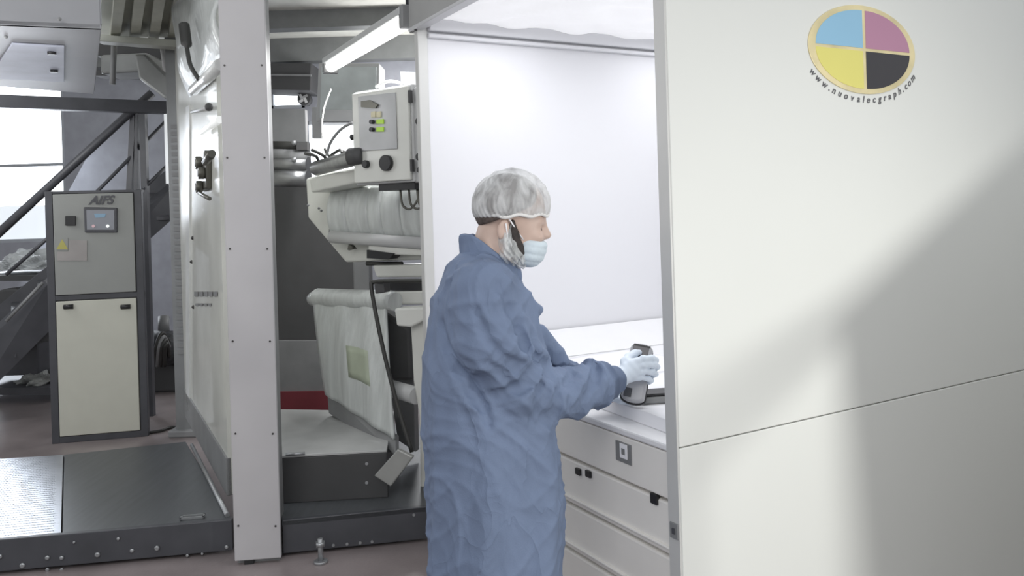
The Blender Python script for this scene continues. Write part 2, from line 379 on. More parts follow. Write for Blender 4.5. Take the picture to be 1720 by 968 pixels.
for x, y in ((87, 92), (91, 122)):
    c = on_plane(x, y, V((0, 0, zb-.03)), Z); MB().tube([c, c+Z*.02], .022, 12).build('knob', m_black, ins)
for x, y in ((100, 32), (10, 62), (24, 95), (35, 130)):
    c = on_plane(x, y, V((0, 0, zb-.006)), Z) if y > 50 else P(x, y, 3.98); MB().ball(c, .009, 8).build('rivet', m_grey, t)

# overhead deck with ribs
t = thing('overhead_deck', 'ribbed beige overhead deck beside the white housing, above ducts', 'deck', P(240, 60, 5.5))
zd = P(240, 66, 5.9).z
dk = [on_plane(x, y, V((0, 0, zd+.12)), Z) for x, y in ((176, -60), (330, -60), (312, 64), (166, 60))]
m_deck = mat('deck_beige', (172, 173, 161), .6, var=.04)
MB().prism(dk, Z*.05).build('sheet', m_deck, t)
for k, f in enumerate((.12, .34, .56, .78)):
    A = dk[0].lerp(dk[1], f); B = dk[3].lerp(dk[2], f); d = (B-A)
    MB().box(A-Z*.07, d, V((.07, 0, 0)), Z*.07).build('rib', mat('deck_rib', (190, 190, 177), .6), t)
slab('edge_beam', mat('deck_edge', (186, 188, 178), .5), t, [(156, 57), (313, 68), (313, 80), (156, 68)], 5.9, .15, 0, .004)

# ducts behind
t = thing('air_duct', 'grey angled air duct running below the ribbed deck', 'duct', P(250, 120, 6.5))
slab('straight_duct', m_duct, t, [(168, 92), (245, 88), (262, 104), (246, 120), (168, 124)], 6.9, .35, 0, .02)
slab('slanted_duct', m_duct, t, [(224, 90), (244, 90), (305, 150), (305, 172), (275, 165), (232, 132)], 6.3, .30, 0, .02)
MB().tube([P(192, 62, 6.3), P(189, 142, 6.3)], .022, 10).build('drop_pipe', m_grey, t)
MB().tube([P(272, 70, 6.3), P(278, 118, 6.3)], .02, 10).build('drop_pipe', m_lgrey, t)
MB().tube([P(278, 116, 6.3), P(300, 128, 6.3)], .02, 10).build('elbow', m_lgrey, t)
slab('flange', m_dark2, t, [(158, 68), (310, 78), (308, 116), (240, 98), (160, 94)], 7.2, .2)
slab('flange', m_dark2, t, [(158, 118), (240, 118), (240, 128), (158, 127)], 7.15, .2)

# ================================================================== PRESS LINE : left platform and column
ZP = .155
c0, c1_ = F(390, 874, ZP), F(-60, 913, ZP)
b0, b1 = F(312, 742, ZP), F(-60, 775, ZP)
t = thing('machine_platform', 'low steel walkway with dark bolted kerb before the grey cabinet', 'platform', F(200, 940))
seam0, seam1 = F(105, 897, ZP), F(108, 764, ZP)
MB().prism([c0, seam0, seam1, b0], -Z*.02).build('tread_sheet', m_plat, t, .002)
g = (seam0-c1_).normalized()*.006
plate = MB().prism([seam0-g, c1_, b1, seam1-g], -Z*.02).build('checker_plate', m_platb, t, .002)
# raised pattern bumps on the checker plate
mb = MB()
for i in range(46):
    for j in range(40):
        p = c1_.lerp(seam0, .22+i/46*.70).lerp(b1.lerp(seam1, .22+i/46*.70), (j+.5)/41)
        e = V((.009, .007, 0)) if (i+j) % 2 else V((-.007, .009, 0)); s_ = V((-e.y, e.x, 0))*.25
        mb.add([p-e, p+s_, p+e, p-s_, p+Z*.0015], [(0, 1, 4), (1, 2, 4), (2, 3, 4), (3, 0, 4)])
tag(mb.build('raised_pattern', m_platb, plate), kind='stuff')
kn = (c0-c1_).normalized(); kn = V((kn.y, -kn.x, 0))
k0, k1 = c0+kn*.004, c1_+kn*.004
MB().prism([V((k1.x, k1.y, .015)), V((k0.x, k0.y, .015)), V((k0.x, k0.y, ZP+.003)), V((k1.x, k1.y, ZP+.003))], -kn*.03).build('kerb', m_dark, t, .003)
MB().prism([V((b0.x, b0.y, 0)), V((b1.x, b1.y, 0)), V((b1.x, b1.y, ZP-.02)), V((b0.x, b0.y, ZP-.02))], kn*.03).build('rear_support', m_dark, t)
rl = F(370, 868, ZP+.0); 
mb = MB(); quad3(mb, [F(318, 745, ZP+.001), F(325, 745, ZP+.001), F(388, 868, ZP+.001), F(379, 868, ZP+.001)], .015); 
MB().tube([F(322, 748, ZP+.01), F(382, 866, ZP+.01)], .012, 8).build('edge_rail', m_zinc, t)
kp = V((c0.x, c0.y, 0))
for (x, y, r) in ((0, 935, .018), (38, 950, .02), (80, 937, .017), (104, 937, .016), (80, 957, .014), (104, 957, .014), (164, 932, .020), (199, 905, .013), (222, 925, .016), (264, 921, .02), (315, 933, .012), (340, 930, .010), (381, 919, .016), (125, 911, .01)):
    c = on_plane(x, y, k0, kn); MB().tube([c, c+kn*.006, c+kn*.009], [r*.62, r*.62, r*.35], 12).build('bolt', m_zinc, t)
c = F(322, 872, ZP+.006)
mb = MB(); e1 = (c0-c1_).normalized()
for q in ((0, .11, 0, .008), (0, .11, .032, .008), (0, .008, 0, .04), (.102, .008, 0, .04)):
    n2 = V((-e1.y, e1.x, 0)); mb.box(c+e1*(q[0]-.055)+n2*q[2], e1*q[1], n2*q[3], Z*.008)
mb.build('lift_handle', m_zinc, t)

# column
t = thing('machine_column', 'tall grey-white cover column with small screws before the press', 'column', F(432, 948))
yaw = 8; n = V((math.sin(R(yaw)), -math.cos(R(yaw)), 0)); bl, br = F(394.5, 951), F(472.5, 945); o = (bl+br)/2
tl, tr = on_plane(371, -20, bl, n), on_plane(455, -20, bl, n)
wv = V((br.x-bl.x, br.y-bl.y, 0)); zt = tl.z
cc = MB().box(bl+Z*.02+V((0,.0,0)), wv, -n*.03, Z*(zt)); cc.build('front_cover', m_col, t, .004)
MB().box(bl+Z*.0+wv*.04-n*.03, wv*.92, -n*.16, Z*(zt)).build('steel_post', m_grey, t)
sk = MB().box(bl+Z*.0+wv*.2+n*.0-n*.004, wv*.2, -n*.05, Z*.02); sk.build('base_pad', m_black, t)
wn = n
for y in (110, 265, 418, 573, 728, 883):
    for fx in (.16, .90):
        q = on_plane(372+fx*84+(y+20)*.0235, y, bl, n); s0 = bl+wv*(.10 if fx < .5 else .90); q = V((s0.x, s0.y, q.z))
        MB().tube([q+n*.0, q+n*.003], .0045, 10).build('screw', m_screw, t)
# side cladding receding behind the column
gdt = t = thing('side_guard', 'glossy cream machine side guard receding behind the cover column', 'guard', F(330, 760))
q0, q1 = F(386, 888, .0), F(313, 736, .0)
q1 = q0+(q1-q0)*1.0
zz = 2.84
hd = (q1-q0); hn = V((hd.y, -hd.x, 0)).normalized()
if hn.x > 0: hn = -hn   # faces the left
low = MB().prism([q0+Z*.17, q1+Z*.17, q1+Z*zz, q0+Z*zz], -hn*.04).build('cladding', m_acry, t)
MB().prism([q0+Z*.165+hn*.01, q1+Z*.165+hn*.01, q1+Z*.36+hn*.01, q0+Z*.36+hn*.01], -hn*.03).build('kick_plate', m_grey, t, .004)
def sg(x, y, e=0.): return on_plane(x, y, q0+hn*e, hn)
for x, y in ((322, 440), (325, 516), (324, 400)):
    c = sg(x, y, .002); MB().ball(c, .012, 8).build('screw', m_screw, t)
MB().prism([sg(312, 690, .01), sg(312, 180, .01), sg(318, 176, .01), sg(318, 690, .01)], -hn*.03).build('edge_strip', mat('strip_white', (222, 224, 222), .3), t)
MB().tube([sg(325, 152, .03), sg(372, 108, .03)], .03, 12).build('upper_reflection', mat('reflection_white', (226, 228, 226), .25), t)  # reflection of the light tubes, modelled as a pale bar
MB().tube([sg(340, 222, .03), sg(369, 201, .03)], .018, 12).build('tube_reflection', mat('reflection_glow', (240, 242, 240), .25, emit=.5), t)  # reflected tube light, put in as a glowing bar
MB().tube([sg(322, 188, .02), sg(350, 181, .05)], .010, 8).build('pull_handle', m_lgrey, t)
MB().ball(sg(351, 180, .06), .020, 10).build('handle_knob', m_dark2, t)
vt = thing('pneumatic_valve_set', 'cluster of dark round pressure gauges and valves on cream side guard', 'valves', sg(340, 300, .03))
slabx = MB().prism([sg(330, 268, .03), sg(346, 262, .03), sg(346, 318, .03), sg(332, 322, .03)], -hn*.03).build('manifold', m_oil, vt, .01)
for x, y, r in ((336, 274, .036), (352, 262, .030), (341, 291, .032), (337, 314, .034)):
    c = sg(x+3, y, .03); gq = MB().tube([c, c+hn*.035], r, 18).build('gauge', m_oil, vt, .006)
    MB().tube([c+hn*.035, c+hn*.039], r*.6, 18).build('dial', m_lgrey, gq)
MB().tube([sg(334, 324, .05), sg(352, 334, .09)], .010, 8).build('lever', m_oil, vt)
MB().tube([sg(345, 272, .05), sg(356, 258, .06)], .02, 8).build('pipe', m_oil, vt)
lb = thing('printed_notice', 'thin strip of faint grey writing stuck on cream side guard', 'notice', sg(350, 495, .01))
for k in range(5):
    x = 326+k*8; MB().prism([sg(x, 490, .006), sg(x+6, 490, .006), sg(x+6, 498, .006), sg(x, 498, .006)], -hn*.003).build('printed_word', m_grey, lb)
for k in range(4):
    x = 328+k*7; MB().prism([sg(x, 510, .006), sg(x+5, 510, .006), sg(x+5, 514, .006), sg(x, 514, .006)], -hn*.003).build('printed_word', m_grey, lb)
t = gdt
mb = MB(); NX, NY = 14, 14; vs = []
for j in range(NY+1):
    for i in range(NX+1):
        u, v = i/NX, j/NY
        A = P(300+40*v*0, -40, 5.3).lerp(P(384, -60, 3.9), u); B = P(318, 165, 5.3).lerp(P(384, 95, 4.0), u)
        p = A.lerp(B, v)+V((-.05*math.sin(v*3.1), 0, 0))+hn*.02*math.sin(9*u+5*v)*math.sin(7*v)
        vs.append(p)
mb.add(vs, [(j*(NX+1)+i, j*(NX+1)+i+1, (j+1)*(NX+1)+i+1, (j+1)*(NX+1)+i) for j in range(NY) for i in range(NX)], True)
oo = mb.build('plastic_hood', m_film, t); sd = oo.modifiers.new('s', 'SOLIDIFY'); sd.thickness = .008
MB().tube(curve_pts([P(309, 42, 4.5), P(314, 80, 4.45), P(320, 110, 4.4), P(334, 134, 4.4)]), [.03]*8+[.012]*17, 8).build('black_strap', m_rubber, t)

# far frame post
t = thing('machine_post', 'slim grey slotted machine post beside the cream side guard', 'post', F(300, 735))
A = F(300, 733, 0); D = A.y; w0 = P(286, 400, D).x; w1 = P(311, 400, D).x
MB().box((w0, D, 0), (w1-w0, 0, 0), (0, .12, 0), (0, 0, P(300, 62, D).z)).build('upright', mat('post_grey', (140, 142, 143), .4, .3), t, .004)
MB().box((w0-.028, D+.02, 1.85), (.026, 0, 0), (0, .03, 0), (0, 0, P(300, 190, D).z-1.85)).build('bright_edge', mat('edge_glow', (236, 240, 242), .3, emit=.35), t)  # bright edge of the post, its lightness put in as a glow
mb = MB()
for k in range(34):
    mb.box((w0+.03, D-.008, .6+k*.05), (w1-w0-.06, 0, 0), (0, .01, 0), (0, 0, .028))
mb.build('cable_chain', m_grey, t)
MB().box((w0-.04, D-.05, 0), (w1-w0+.1, 0, 0), (0, .2, 0), (0, 0, .05)).build('foot', m_grey, t, .01)

# ================================================================== PRESS LINE : right bay
ZP2 = .165
t = thing('press_platform', 'low dark steel platform of the press between column and booth', 'platform', F(600, 930))
f0, f1 = F(474, 876, ZP2), F(722, 852, ZP2)
bk0, bk1 = F(474, 714, ZP2), F(740, 714, ZP2)
MB().prism([f0, f1, V((bk1.x, bk1.y, ZP2)), V((bk0.x, bk0.y, ZP2))], -Z*.02).build('top_sheet', m_plat, t)
fd = (f1-f0).normalized(); fn = V((fd.y, -fd.x, 0))
MB().prism([V((f0.x, f0.y, .015)), V((f1.x, f1.y, .015)), f1+Z*.003, f0+Z*.003], -fn*.03).build('kerb', m_dark, t, .003)
for x, y in ((560, 916), (583, 914), (605, 912), (625, 910), (695, 865), (470, 880)):
    c = on_plane(x, y, f0, fn); MB().tube([c, c+fn*.005], .007, 10).build('bolt', m_zinc, t)
ft = thing('levelling_foot', 'small clear levelling foot standing before the press platform kerb', 'foot', F(539, 946))
A = F(539, 946)
MB().tube([A, A+Z*.012], .032, 18).build('pad', m_zinc, ft, .003)
MB().tube([A+Z*.012, A+Z*.11], .012, 12).build('threaded_rod', m_zinc, ft)
MB().tube([A+Z*.075, A+Z*.095], .022, 6).build('nut', m_zinc, ft)
st = thing('press_step', 'raised grey steel step box with dark front on press platform', 'step', F(560, 845, ZP2))
e0, e1_ = F(468, 847, ZP2), F(652, 836, ZP2); ZS = .40
g0, g1 = F(466, 688, ZS), F(600, 700, ZS); g0.z = g1.z = ZP2
g1 = V((F(640, 728, ZS).x, F(640, 728, ZS).y+.5, ZP2))
g0 = V((F(466, 688, ZS).x, F(466, 688, ZS).y, ZP2))
MB().prism([e0, e1_, g1, g0], Z*(ZS-ZP2-.012)).build('riser', m_dark2, st, .004)
MB().prism([p+Z*(ZS-ZP2-.011) for p in (e0, e1_, g1, g0)], Z*.012).build('top_sheet', mat('step_top', (186, 187, 186), .45, .1, var=.06), st, .002)
MB().tube([F(480, 764, ZS+.012), F(512, 762, ZS+.012)], .008, 8).build('step_edge', m_zinc, st)
for x, y in ((616, 779), (616, 811)):
    c = P(x, y, e1_.y+.0); dn = (e1_-e0).normalized(); nn = V((dn.y, -dn.x, 0)); c = on_plane(x, y, e0, nn); MB().tube([c, c+nn*.005], .008, 10).build('bolt', m_zinc, st)

# press back housing
t = thing('press_rear_housing', 'dark grey rear housing with red base stripe behind the press rollers', 'machine housing', P(530, 690, 5.9))
slab('dark_cover', m_dark2, t, [(452, 306), (602, 306), (606, 572), (452, 572)], 5.9, .1, 0, .004)
slab('lower_cover', m_grey, t, [(452, 572), (640, 572), (640, 660), (452, 660)], 5.88, .1, 0, .004)
slab('red_stripe', m_red, t, [(452, 659), (640, 656), (640, 690), (452, 690)], 5.86, .1)
slab('upper_cover', m_grey, t, [(452, 183), (512, 183), (514, 252), (452, 252)], 6.0, .08, 0, .004)
slab('upper_cover', m_grey, t, [(540, 184), (598, 184), (598, 204), (540, 204)], 6.0, .08, 0, .004)
slab('base_plate', m_grey, t, [(452, 690), (640, 690), (640, 728), (452, 728)], 5.9, .06)
for y, r, m in ((246, .03, m_rubber), (262, .045, m_grey), (276, .05, m_roller), (300, .06, m_roller)):
    t2 = MB().tube([P(448, y-2, 5.6), P(518, y, 5.55)], r, 16).build('roller' if m is m_roller else 'cross_bar', m, t)
for x, y in ((494, 240), (494, 268)):
    MB().ball(P(x, y, 5.5), .018, 8).build('bolt', m_zinc, t)
slab('mount_plate', m_dark2, t, rect(498, 238, 516, 252), 5.5, .06)
slab('pillar', m_grey, t, [(592, 430), (620, 430), (624, 640), (600, 640)], 5.2, .12, 0, .01)

# upper press body
t = thing('press_ink_unit', 'white press unit with sloped lower corner and draped poly cover', 'press unit', P(620, 440, 4.7))
yw = -22
slab('side_frame', m_cream, t, [(513, 300), (560, 288), (722, 262), (724, 436), (580, 441), (517, 366)], 4.75, .10, yw, .012)
cy_ = MB(); 
NXc, NYc = 90, 12; vs = []
n = V((math.sin(R(yw)), -math.cos(R(yw)), 0)); o = P(640, 360, 4.7)
for j in range(NYc+1):
    for i in range(NXc+1):
        u, v = i/NXc, j/NYc
        xt = 564+u*166; yt = 318-u*14; xb = 568+u*162; yb = 402+u*8
        p = on_plane(xt+(xb-xt)*v, yt+(yb-yt)*v, o, n)
        bulge = .02+.07*math.sin(math.pi*min(1, v*1.0))**.7+.010*sum(-math.exp(-((u-c0_-.03*v)/.012)**2) for c0_ in (.16, .38, .52, .71))+.004*math.sin(u*13+v)
        vs.append(p+n*bulge)
cy_.add(vs, [(j*(NXc+1)+i, j*(NXc+1)+i+1, (j+1)*(NXc+1)+i+1, (j+1)*(NXc+1)+i) for j in range(NYc) for i in range(NXc)], True)
oo = cy_.build('draped_cover', m_film, t); sd = oo.modifiers.new('s', 'SOLIDIFY'); sd.thickness = .01
MB().tube([on_plane(556, 398, o+n*.09, n), on_plane(722, 410, o+n*.09, n)], .035, 14).build('lower_roller', m_lgrey, t)
MB().tube([on_plane(556, 398, o+n*.06, n), on_plane(558, 376, o+n*.06, n), on_plane(564, 374, o+n*.06, n)], .016, 8).build('hook', m_grey, t)
mb = MB(); slabm(mb, [(619, 412), (724, 415), (724, 430), (660, 428), (618, 420)], 4.55, .2, yw); mb.build('lower_tray', m_cream, t, .006)
mb = MB(); slabm(mb, [(616, 420), (662, 426), (652, 436), (616, 434)], 4.58, .1, yw); mb.build('slot', m_black, t)
c = on_plane(592, 415, o+n*.06, n); MB().tube([c, c+n*.03], [.03, .02], 3).build('corner_lug', m_oil, t)
MB().tube([on_plane(616, 443, o, n), on_plane(676, 443, o, n)], .012, 8).build('guide_bar', m_rubber, t)
slab('ledge', m_cream, t, [(519, 300), (601, 281), (603, 306), (522, 324)], 4.55, .2, -30, .01)
for x, y in ((545, 350), (549, 354), (527, 345)):
    c = on_plane(x, y, o+n*.0, n); MB().ball(c+n*.055, .008, 6).build('rivet', m_grey, t)

# roller in front with fingers
t = thing('inking_roller', 'grey steel roller with spring fingers above the white press unit', 'roller', P(560, 285, 4.5))
ra, rb = P(528, 284, 4.7), P(604, 263, 4.3)
MB().tube([ra, ra.lerp(rb, .05), ra.lerp(rb, .95), rb], [.03, .042, .042, .034], 20).build('roll', m_roller, t)
MB().tube([rb-V((.05, .0, 0)), rb+V((.03, -.03, 0))], .046, 16).build('end_bearing', m_dark2, t)
for k, (x0, y0, x1, y1) in enumerate(((513, 258, 530, 262), (524, 252, 541, 260), (546, 251, 553, 262), (556, 261, 571, 252), (571, 252, 580, 256))):
    f = .1+k*.18; base = ra.lerp(rb, f)+Z*.04
    MB().tube(curve_pts([base, P(x1, y1, 4.55), P(x0, y0, 4.6)], 8), .009, 8).build('spring_finger', m_rubber, t)
t = thing('curved_hose', 'thin dark hose arching above the steel inking roller', 'hose', P(560, 260, 4.5))
MB().tube(curve_pts([P(549, 262, 4.5), P(555, 240, 4.5), P(572, 218, 4.45), P(592, 206, 4.4)]), .008, 8).build('hose_run', m_grey, t)
t = thing('pale_cable', 'thin pale cable hanging from cupboard down to the roller', 'cable', P(548, 260, 4.8))
MB().tube(curve_pts([P(556, 150, 5.2), P(545, 180, 5.1), P(541, 215, 4.9), P(547, 262, 4.6)]), .0045, 8).build('cable_run', m_cablew, t)

# control box
t = thing('control_box', 'white control box with green lit buttons above the press unit', 'control box', P(650, 310, 4.2))
yw = -35; n = V((math.sin(R(yw)), -math.cos(R(yw)), 0)); o = P(642, 230, 4.2)
cA, cB, cC, cD = [on_plane(x, y, o, n) for x, y in ((592, 155), (693, 141), (697, 306), (598, 311))]
sx = V((cC.x-cD.x, cC.y-cD.y, 0)); zt, zb_ = (cA.z+cB.z)/2, (cC.z+cD.z)/2
base = V((cD.x, cD.y, zb_))
MB().box(base, sx, -n*.30, Z*(zt-zb_)).build('case', m_lgrey, t, .008)
door = MB().box(base+n*.0+sx*.02+Z*.01, sx*.95, n*.02, Z*(zt-zb_-.02)).build('door', m_cream, t, .006)
def cb(x, y, e=.022): return on_plane(x, y, o+n*e, n)
def cbs(pts, e, th): return MB().prism([cb(x, y, e) for x, y in pts], -n*th)
cbs([(601, 162), (664, 155), (667, 250), (604, 254)], .027, .006).build('inset_plate', mat('inset_grey', (170, 171, 172), .35, .2), door, .002)
cbs([(606, 170), (620, 168), (634, 176), (630, 182), (606, 180)], .038, .012).build('maker_plate', m_oil, door)
for y in (205, 218):
    c = cb(627, y, .03); MB().tube([c, c+n*.02], .011, 12).build('push_button', m_black, door)
    cbs([(632, y-4), (643, y-5), (643, y+3), (632, y+3)], .036, .01).build('lit_button', m_green, door)
for x in (623, 632):
    cbs([(x, 188), (x+7, 187), (x+7, 197), (x, 197)], .034, .008).build('paper_tag', mat('tag_cream', (214, 208, 178), .6), door)
for x, y, r in ((651, 274, .040), (617, 276, .020)):
    c = cb(x, y, .022); MB().tube([c, c+n*.022], r, 22).build('dial', m_black, door, .003)
c = cb(597, 230, .0); MB().ball(c-sx.normalized()*.02, .017, 10).build('side_knob', m_black, t)
hx = base+sx
for z_ in (.10, .80):
    MB().box(hx+n*.012+Z*(zt-zb_)*z_, sx.normalized()*.012, n*.02, Z*.06).build('hinge', m_dark2, t)
MB().box(base+sx*.35-n*.02-Z*.035, sx*.6, -n*.12, Z*.035).build('cable_gland', m_black, t)
for k in range(3):
    A = base+sx*(.62+.14*k)-n*.06-Z*.03
    MB().tube(curve_pts([A, A-Z*.08+V((.01, 0, 0)), A-Z*.10+V((.05, 0, 0)), A-Z*.05+V((.09, 0, 0)), A+V((.10, 0, .0))], 20), .006, 8).build('cable_loop', m_oil, t)
# second slim box
t = thing('switch_box', 'narrow grey switch box with black knobs between control box and booth', 'switch box', P(712, 305, 4.15))
slab('case', m_lgrey, t, [(699, 145), (726, 148), (726, 306), (703, 306)], 4.05, .10, 20, .006)
slab('top_cover', m_grey, t, [(672, 120), (726, 122), (726, 150), (674, 142)], 4.5, .08, 0, .006)
for x, y, r in ((705, 205, .019), (706, 264, .020), (706, 286, .015)):
    c = P(x, y, 4.02); MB().tube([c, c-V((.0, .03, 0))], r, 14).build('knob', m_black, t, .002)
t = thing('white_cable', 'short white cable arching over top of the control box', 'cable', P(650, 140, 4.3))
MB().tube(curve_pts([P(632, 146, 4.3), P(648, 138, 4.25), P(662, 137, 4.25), P(676, 141, 4.25)]), .008, 8).build('cable_run', m_cablew, t)

# lower guard
t = thing('inclined_guard', 'large pale inclined guard sheet with creases on the press step', 'guard', P(610, 740, 4.4))
NXc, NYc = 24, 24; vs = []
for j in range(NYc+1):
    for i in range(NXc+1):
        u, v = i/NXc, j/NYc
        A = P(528, 503, 4.95).lerp(P(650, 505, 4.5), u); B = P(549, 662, 4.85).lerp(P(664, 738, 4.25), u)
        p = A.lerp(B, v)+V((.0, -.012*math.sin(u*19)-.03*math.sin(v*3.1), 0))
        vs.append(p)
mb = MB(); mb.add(vs, [(j*(NXc+1)+i, j*(NXc+1)+i+1, (j+1)*(NXc+1)+i+1, (j+1)*(NXc+1)+i) for j in range(NYc) for i in range(NXc)], True)
oo = mb.build('sheet', m_film, t); sd = oo.modifiers.new('s', 'SOLIDIFY'); sd.thickness = .012
MB().tube([P(525, 503, 5.0), P(535, 500, 4.95), P(655, 505, 4.5), P(664, 507, 4.47)], [.04, .055, .055, .05], 18).build('rolled_top', m_film, t)
mb = MB(); quad3(mb, [P(549, 655, 4.87), P(664, 728, 4.3), P(664, 766, 4.2), P(552, 694, 4.87)], .03); mb.build('skirt', m_grey, t, .004)
def gp(u, v):
    A = P(528, 503, 4.95).lerp(P(650, 505, 4.5), u); B = P(549, 662, 4.85).lerp(P(664, 738, 4.25), u)
    return A.lerp(B, v)+V((-.004, -.012*math.sin(u*19)-.03*math.sin(v*3.1)-.012, 0))
mb = MB(); vs = [gp(.44+.3*i/5, .40+.28*j/5) for j in range(6) for i in range(6)]
mb.add(vs, [(j*6+i, j*6+i+1, (j+1)*6+i+1, (j+1)*6+i) for j in range(5) for i in range(5)], True); oo = mb.build('green_patch', mat('patch_green', (176, 184, 164), .5), t); sd = oo.modifiers.new('s', 'SOLIDIFY'); sd.thickness = .003

# black strap/cable
t = thing('tension_cable', 'long dark cable slanting down the edge of inclined guard', 'cable', P(690, 760, 4.15))
MB().tube(curve_pts([P(724, 472, 4.1), P(660, 472, 4.2), P(630, 474, 4.3), P(624, 484, 4.3), P(640, 570, 4.25), P(662, 660, 4.2), P(692, 760, 4.12)], 48), .011, 8).build('cable_run', m_rubber, t)

# lower machine frame
t = thing('press_side_stand', 'white cast press frame with stepped brackets left of the booth', 'frame', F(700, 850, ZP2))
yw = -15
slab('upright', m_cream, t, [(688, 520), (724, 518), (726, 852), (706, 852), (704, 700), (694, 640)], 4.28, .10, yw, .01)
slab('top_arm', m_cream, t, [(662, 519), (724, 516), (724, 533), (690, 550), (666, 548)], 4.22, .12, yw, .01)
slab('foot', m_cream, t, [(668, 843), (724, 838), (724, 853), (670, 857)], 4.16, .18, yw, .006)
slab('rear_plate', m_grey, t, [(640, 560), (692, 552), (698, 760), (668, 740)], 4.75, .06, yw, .004)
slab('rear_block', m_dark2, t, [(640, 520), (688, 552), (692, 640), (655, 640)], 4.65, .12, yw, .02)
MB().tube([P(655, 652, 4.5), P(700, 665, 4.3)], .045, 14).build('grey_shaft', m_lgrey, t)
slab('cross_member', m_cream, t, [(625, 446), (728, 444), (728, 466), (632, 466)], 4.6, .12, yw, .01)
slab('dark_slot', m_black, t, [(650, 476), (724, 474), (724, 488), (650, 488)], 4.5, .08, yw)
slab('cross_member', m_cream, t, [(640, 490), (726, 488), (726, 512), (650, 512)], 4.5, .12, yw, .01)
slab('cable_clamp', m_dark2, t, [(628, 476), (644, 474), (646, 492), (630, 494)], 4.28, .08, yw, .006)
t = thing('tilted_bracket', 'small pale tilted rectangular bracket at the foot of inclined guard', 'bracket', P(660, 812, 4.1))
slab('plate', mat('bracket_pale', (160, 161, 158), .4, .2), t, [(628, 800), (668, 755), (694, 768), (656, 818)], 4.03, .03, -10, .006)

# ================================================================== VIEWING BOOTH
TH = R(29)
d2 = V((math.cos(TH), math.sin(TH), 0)); d1 = V((-math.sin(TH), math.cos(TH), 0))
P0 = V((.42, 2.35, 0)); LB = 1.68; DB = 2.3; TOPZ = 2.42
def B(a, b, z=0.): return P0+d1*a+d2*b+Z*z
booth = thing('viewing_booth', 'white lit inspection booth whose near end panel carries a round emblem', 'booth', P0)
PT = .05
outer = B(-PT, 0)
zl, zr = on_plane(1125, 757, outer, d1).z, on_plane(1720, 622, outer, d1).z
sR = (on_plane(1720, 622, outer, d1)-outer).dot(d2)
slope = (zr-zl)/sR
def zseam(s): return zl+slope*s
o_ = outer
MB().prism([o_+Z*.03, o_+d2*DB+Z*.03, o_+d2*DB+Z*(zseam(DB)-.0015), o_+Z*(zl-.0015)], d1*PT).build('lower_end_panel', m_panel, booth, .003)
MB().prism([o_+Z*(zl+.0015), o_+d2*DB+Z*(zseam(DB)+.0015), o_+d2*DB+Z*2.75, o_+Z*2.75], d1*PT).build('upper_end_panel', m_panel, booth, .003)
MB().box(outer-d2*.006+d1*.004+Z*.03, d2*.006, d1*(PT-.004), Z*2.7).build('edge_strip', m_edge, booth)
q = on_plane(1117, 884, outer-d2*.006, d2)
MB().box(outer-d2*.010+d1*.008+Z*(q.z-.022), d2*.006, d1*.034, Z*.044).build('latch', m_grey, booth, .002)
MB().box(outer-d2*.013+d1*.018+Z*(q.z-.008), d2*.006, d1*.012, Z*.016).build('latch_button', m_dark, booth, .001)
# far side wall, post, trims
MB().box(B(LB, .02, .03), d2*(DB-.02), d1*.025, Z*(TOPZ)).build('side_wall', m_inner, booth)
MB().box(B(LB-.012, -.02, .03), d2*.05, d1*.040, Z*(TOPZ-.03)).build('corner_post', m_edge, booth, .004)
MB().box(B(LB-.028, .03, 2.372), d2*(DB-.05), d1*.028, Z*.018).build('wall_trim', m_inner, booth, .004)
MB().box(B(LB-.040, .03, 2.402), d2*(DB-.05), d1*.040, Z*.058).build('wall_trim', m_inner, booth, .006)
MB().box(B(0, DB, .03), d2*.05, d1*(LB+.05), Z*TOPZ).build('rear_wall', m_inner, booth)
MB().box(B(0, .0, .0)+d1*.0-d2*.03+Z*2.415, d2*.04, d1*(LB+.05), Z*.42).build('header_fascia', m_fascia, booth, .004)
MB().box(B(0, .0, .0)+d1*.0-d2*.04+Z*2.405, d2*.05, d1*(LB+.05), Z*.016).build('header_lip', m_alu, booth, .003)
MB().box(B(LB+.026, -.03, 2.40), d2*(DB+.03), d1*.03, Z*.44).build('side_fascia', m_fascia, booth)
for f in (.0,):
    MB().ball(B(LB-.005, -.025, 2.412), .012, 8).build('corner_bolt', m_black, booth)
for k in range(2):
    MB().tube([B(LB+.03-k*1.66-.0, .04+k*0, 0), B(LB+.03-k*1.66, .04, .04)], .02, 10).build('foot', m_dark, booth)
# crinkled glowing ceiling diffuser
rr = np.random.RandomState(2); NXc, NYc = 60, 60; vs = []
for j in range(NYc+1):
    for i in range(NXc+1):
        u, v = i/NXc, j/NYc
        h = .016*min(1, 8*(1-u))*math.sin(u*23+3*math.sin(v*9))*math.sin(v*17+2*math.sin(u*7))+.012*math.sin(u*51+v*13+3*math.sin(v*8))*math.sin(v*41)
        rise = .05*math.sin(math.pi*u)-.008
        vs.append(B(u*LB, .02+v*(DB-.02), 2.46+h+rise))
m_diff = mat('diffuser_foil', (236, 236, 238), .35, var=.02, nscale=5, bump=.6, bscale=4, emit=.42)
mb = MB(); mb.add(vs, [(j*(NXc+1)+i, j*(NXc+1)+i+1, (j+1)*(NXc+1)+i+1, (j+1)*(NXc+1)+i) for j in range(NYc) for i in range(NXc)], True)
oo = mb.build('light_diffuser', m_diff, booth); sd = oo.modifiers.new('s', 'SOLIDIFY'); sd.thickness = .004
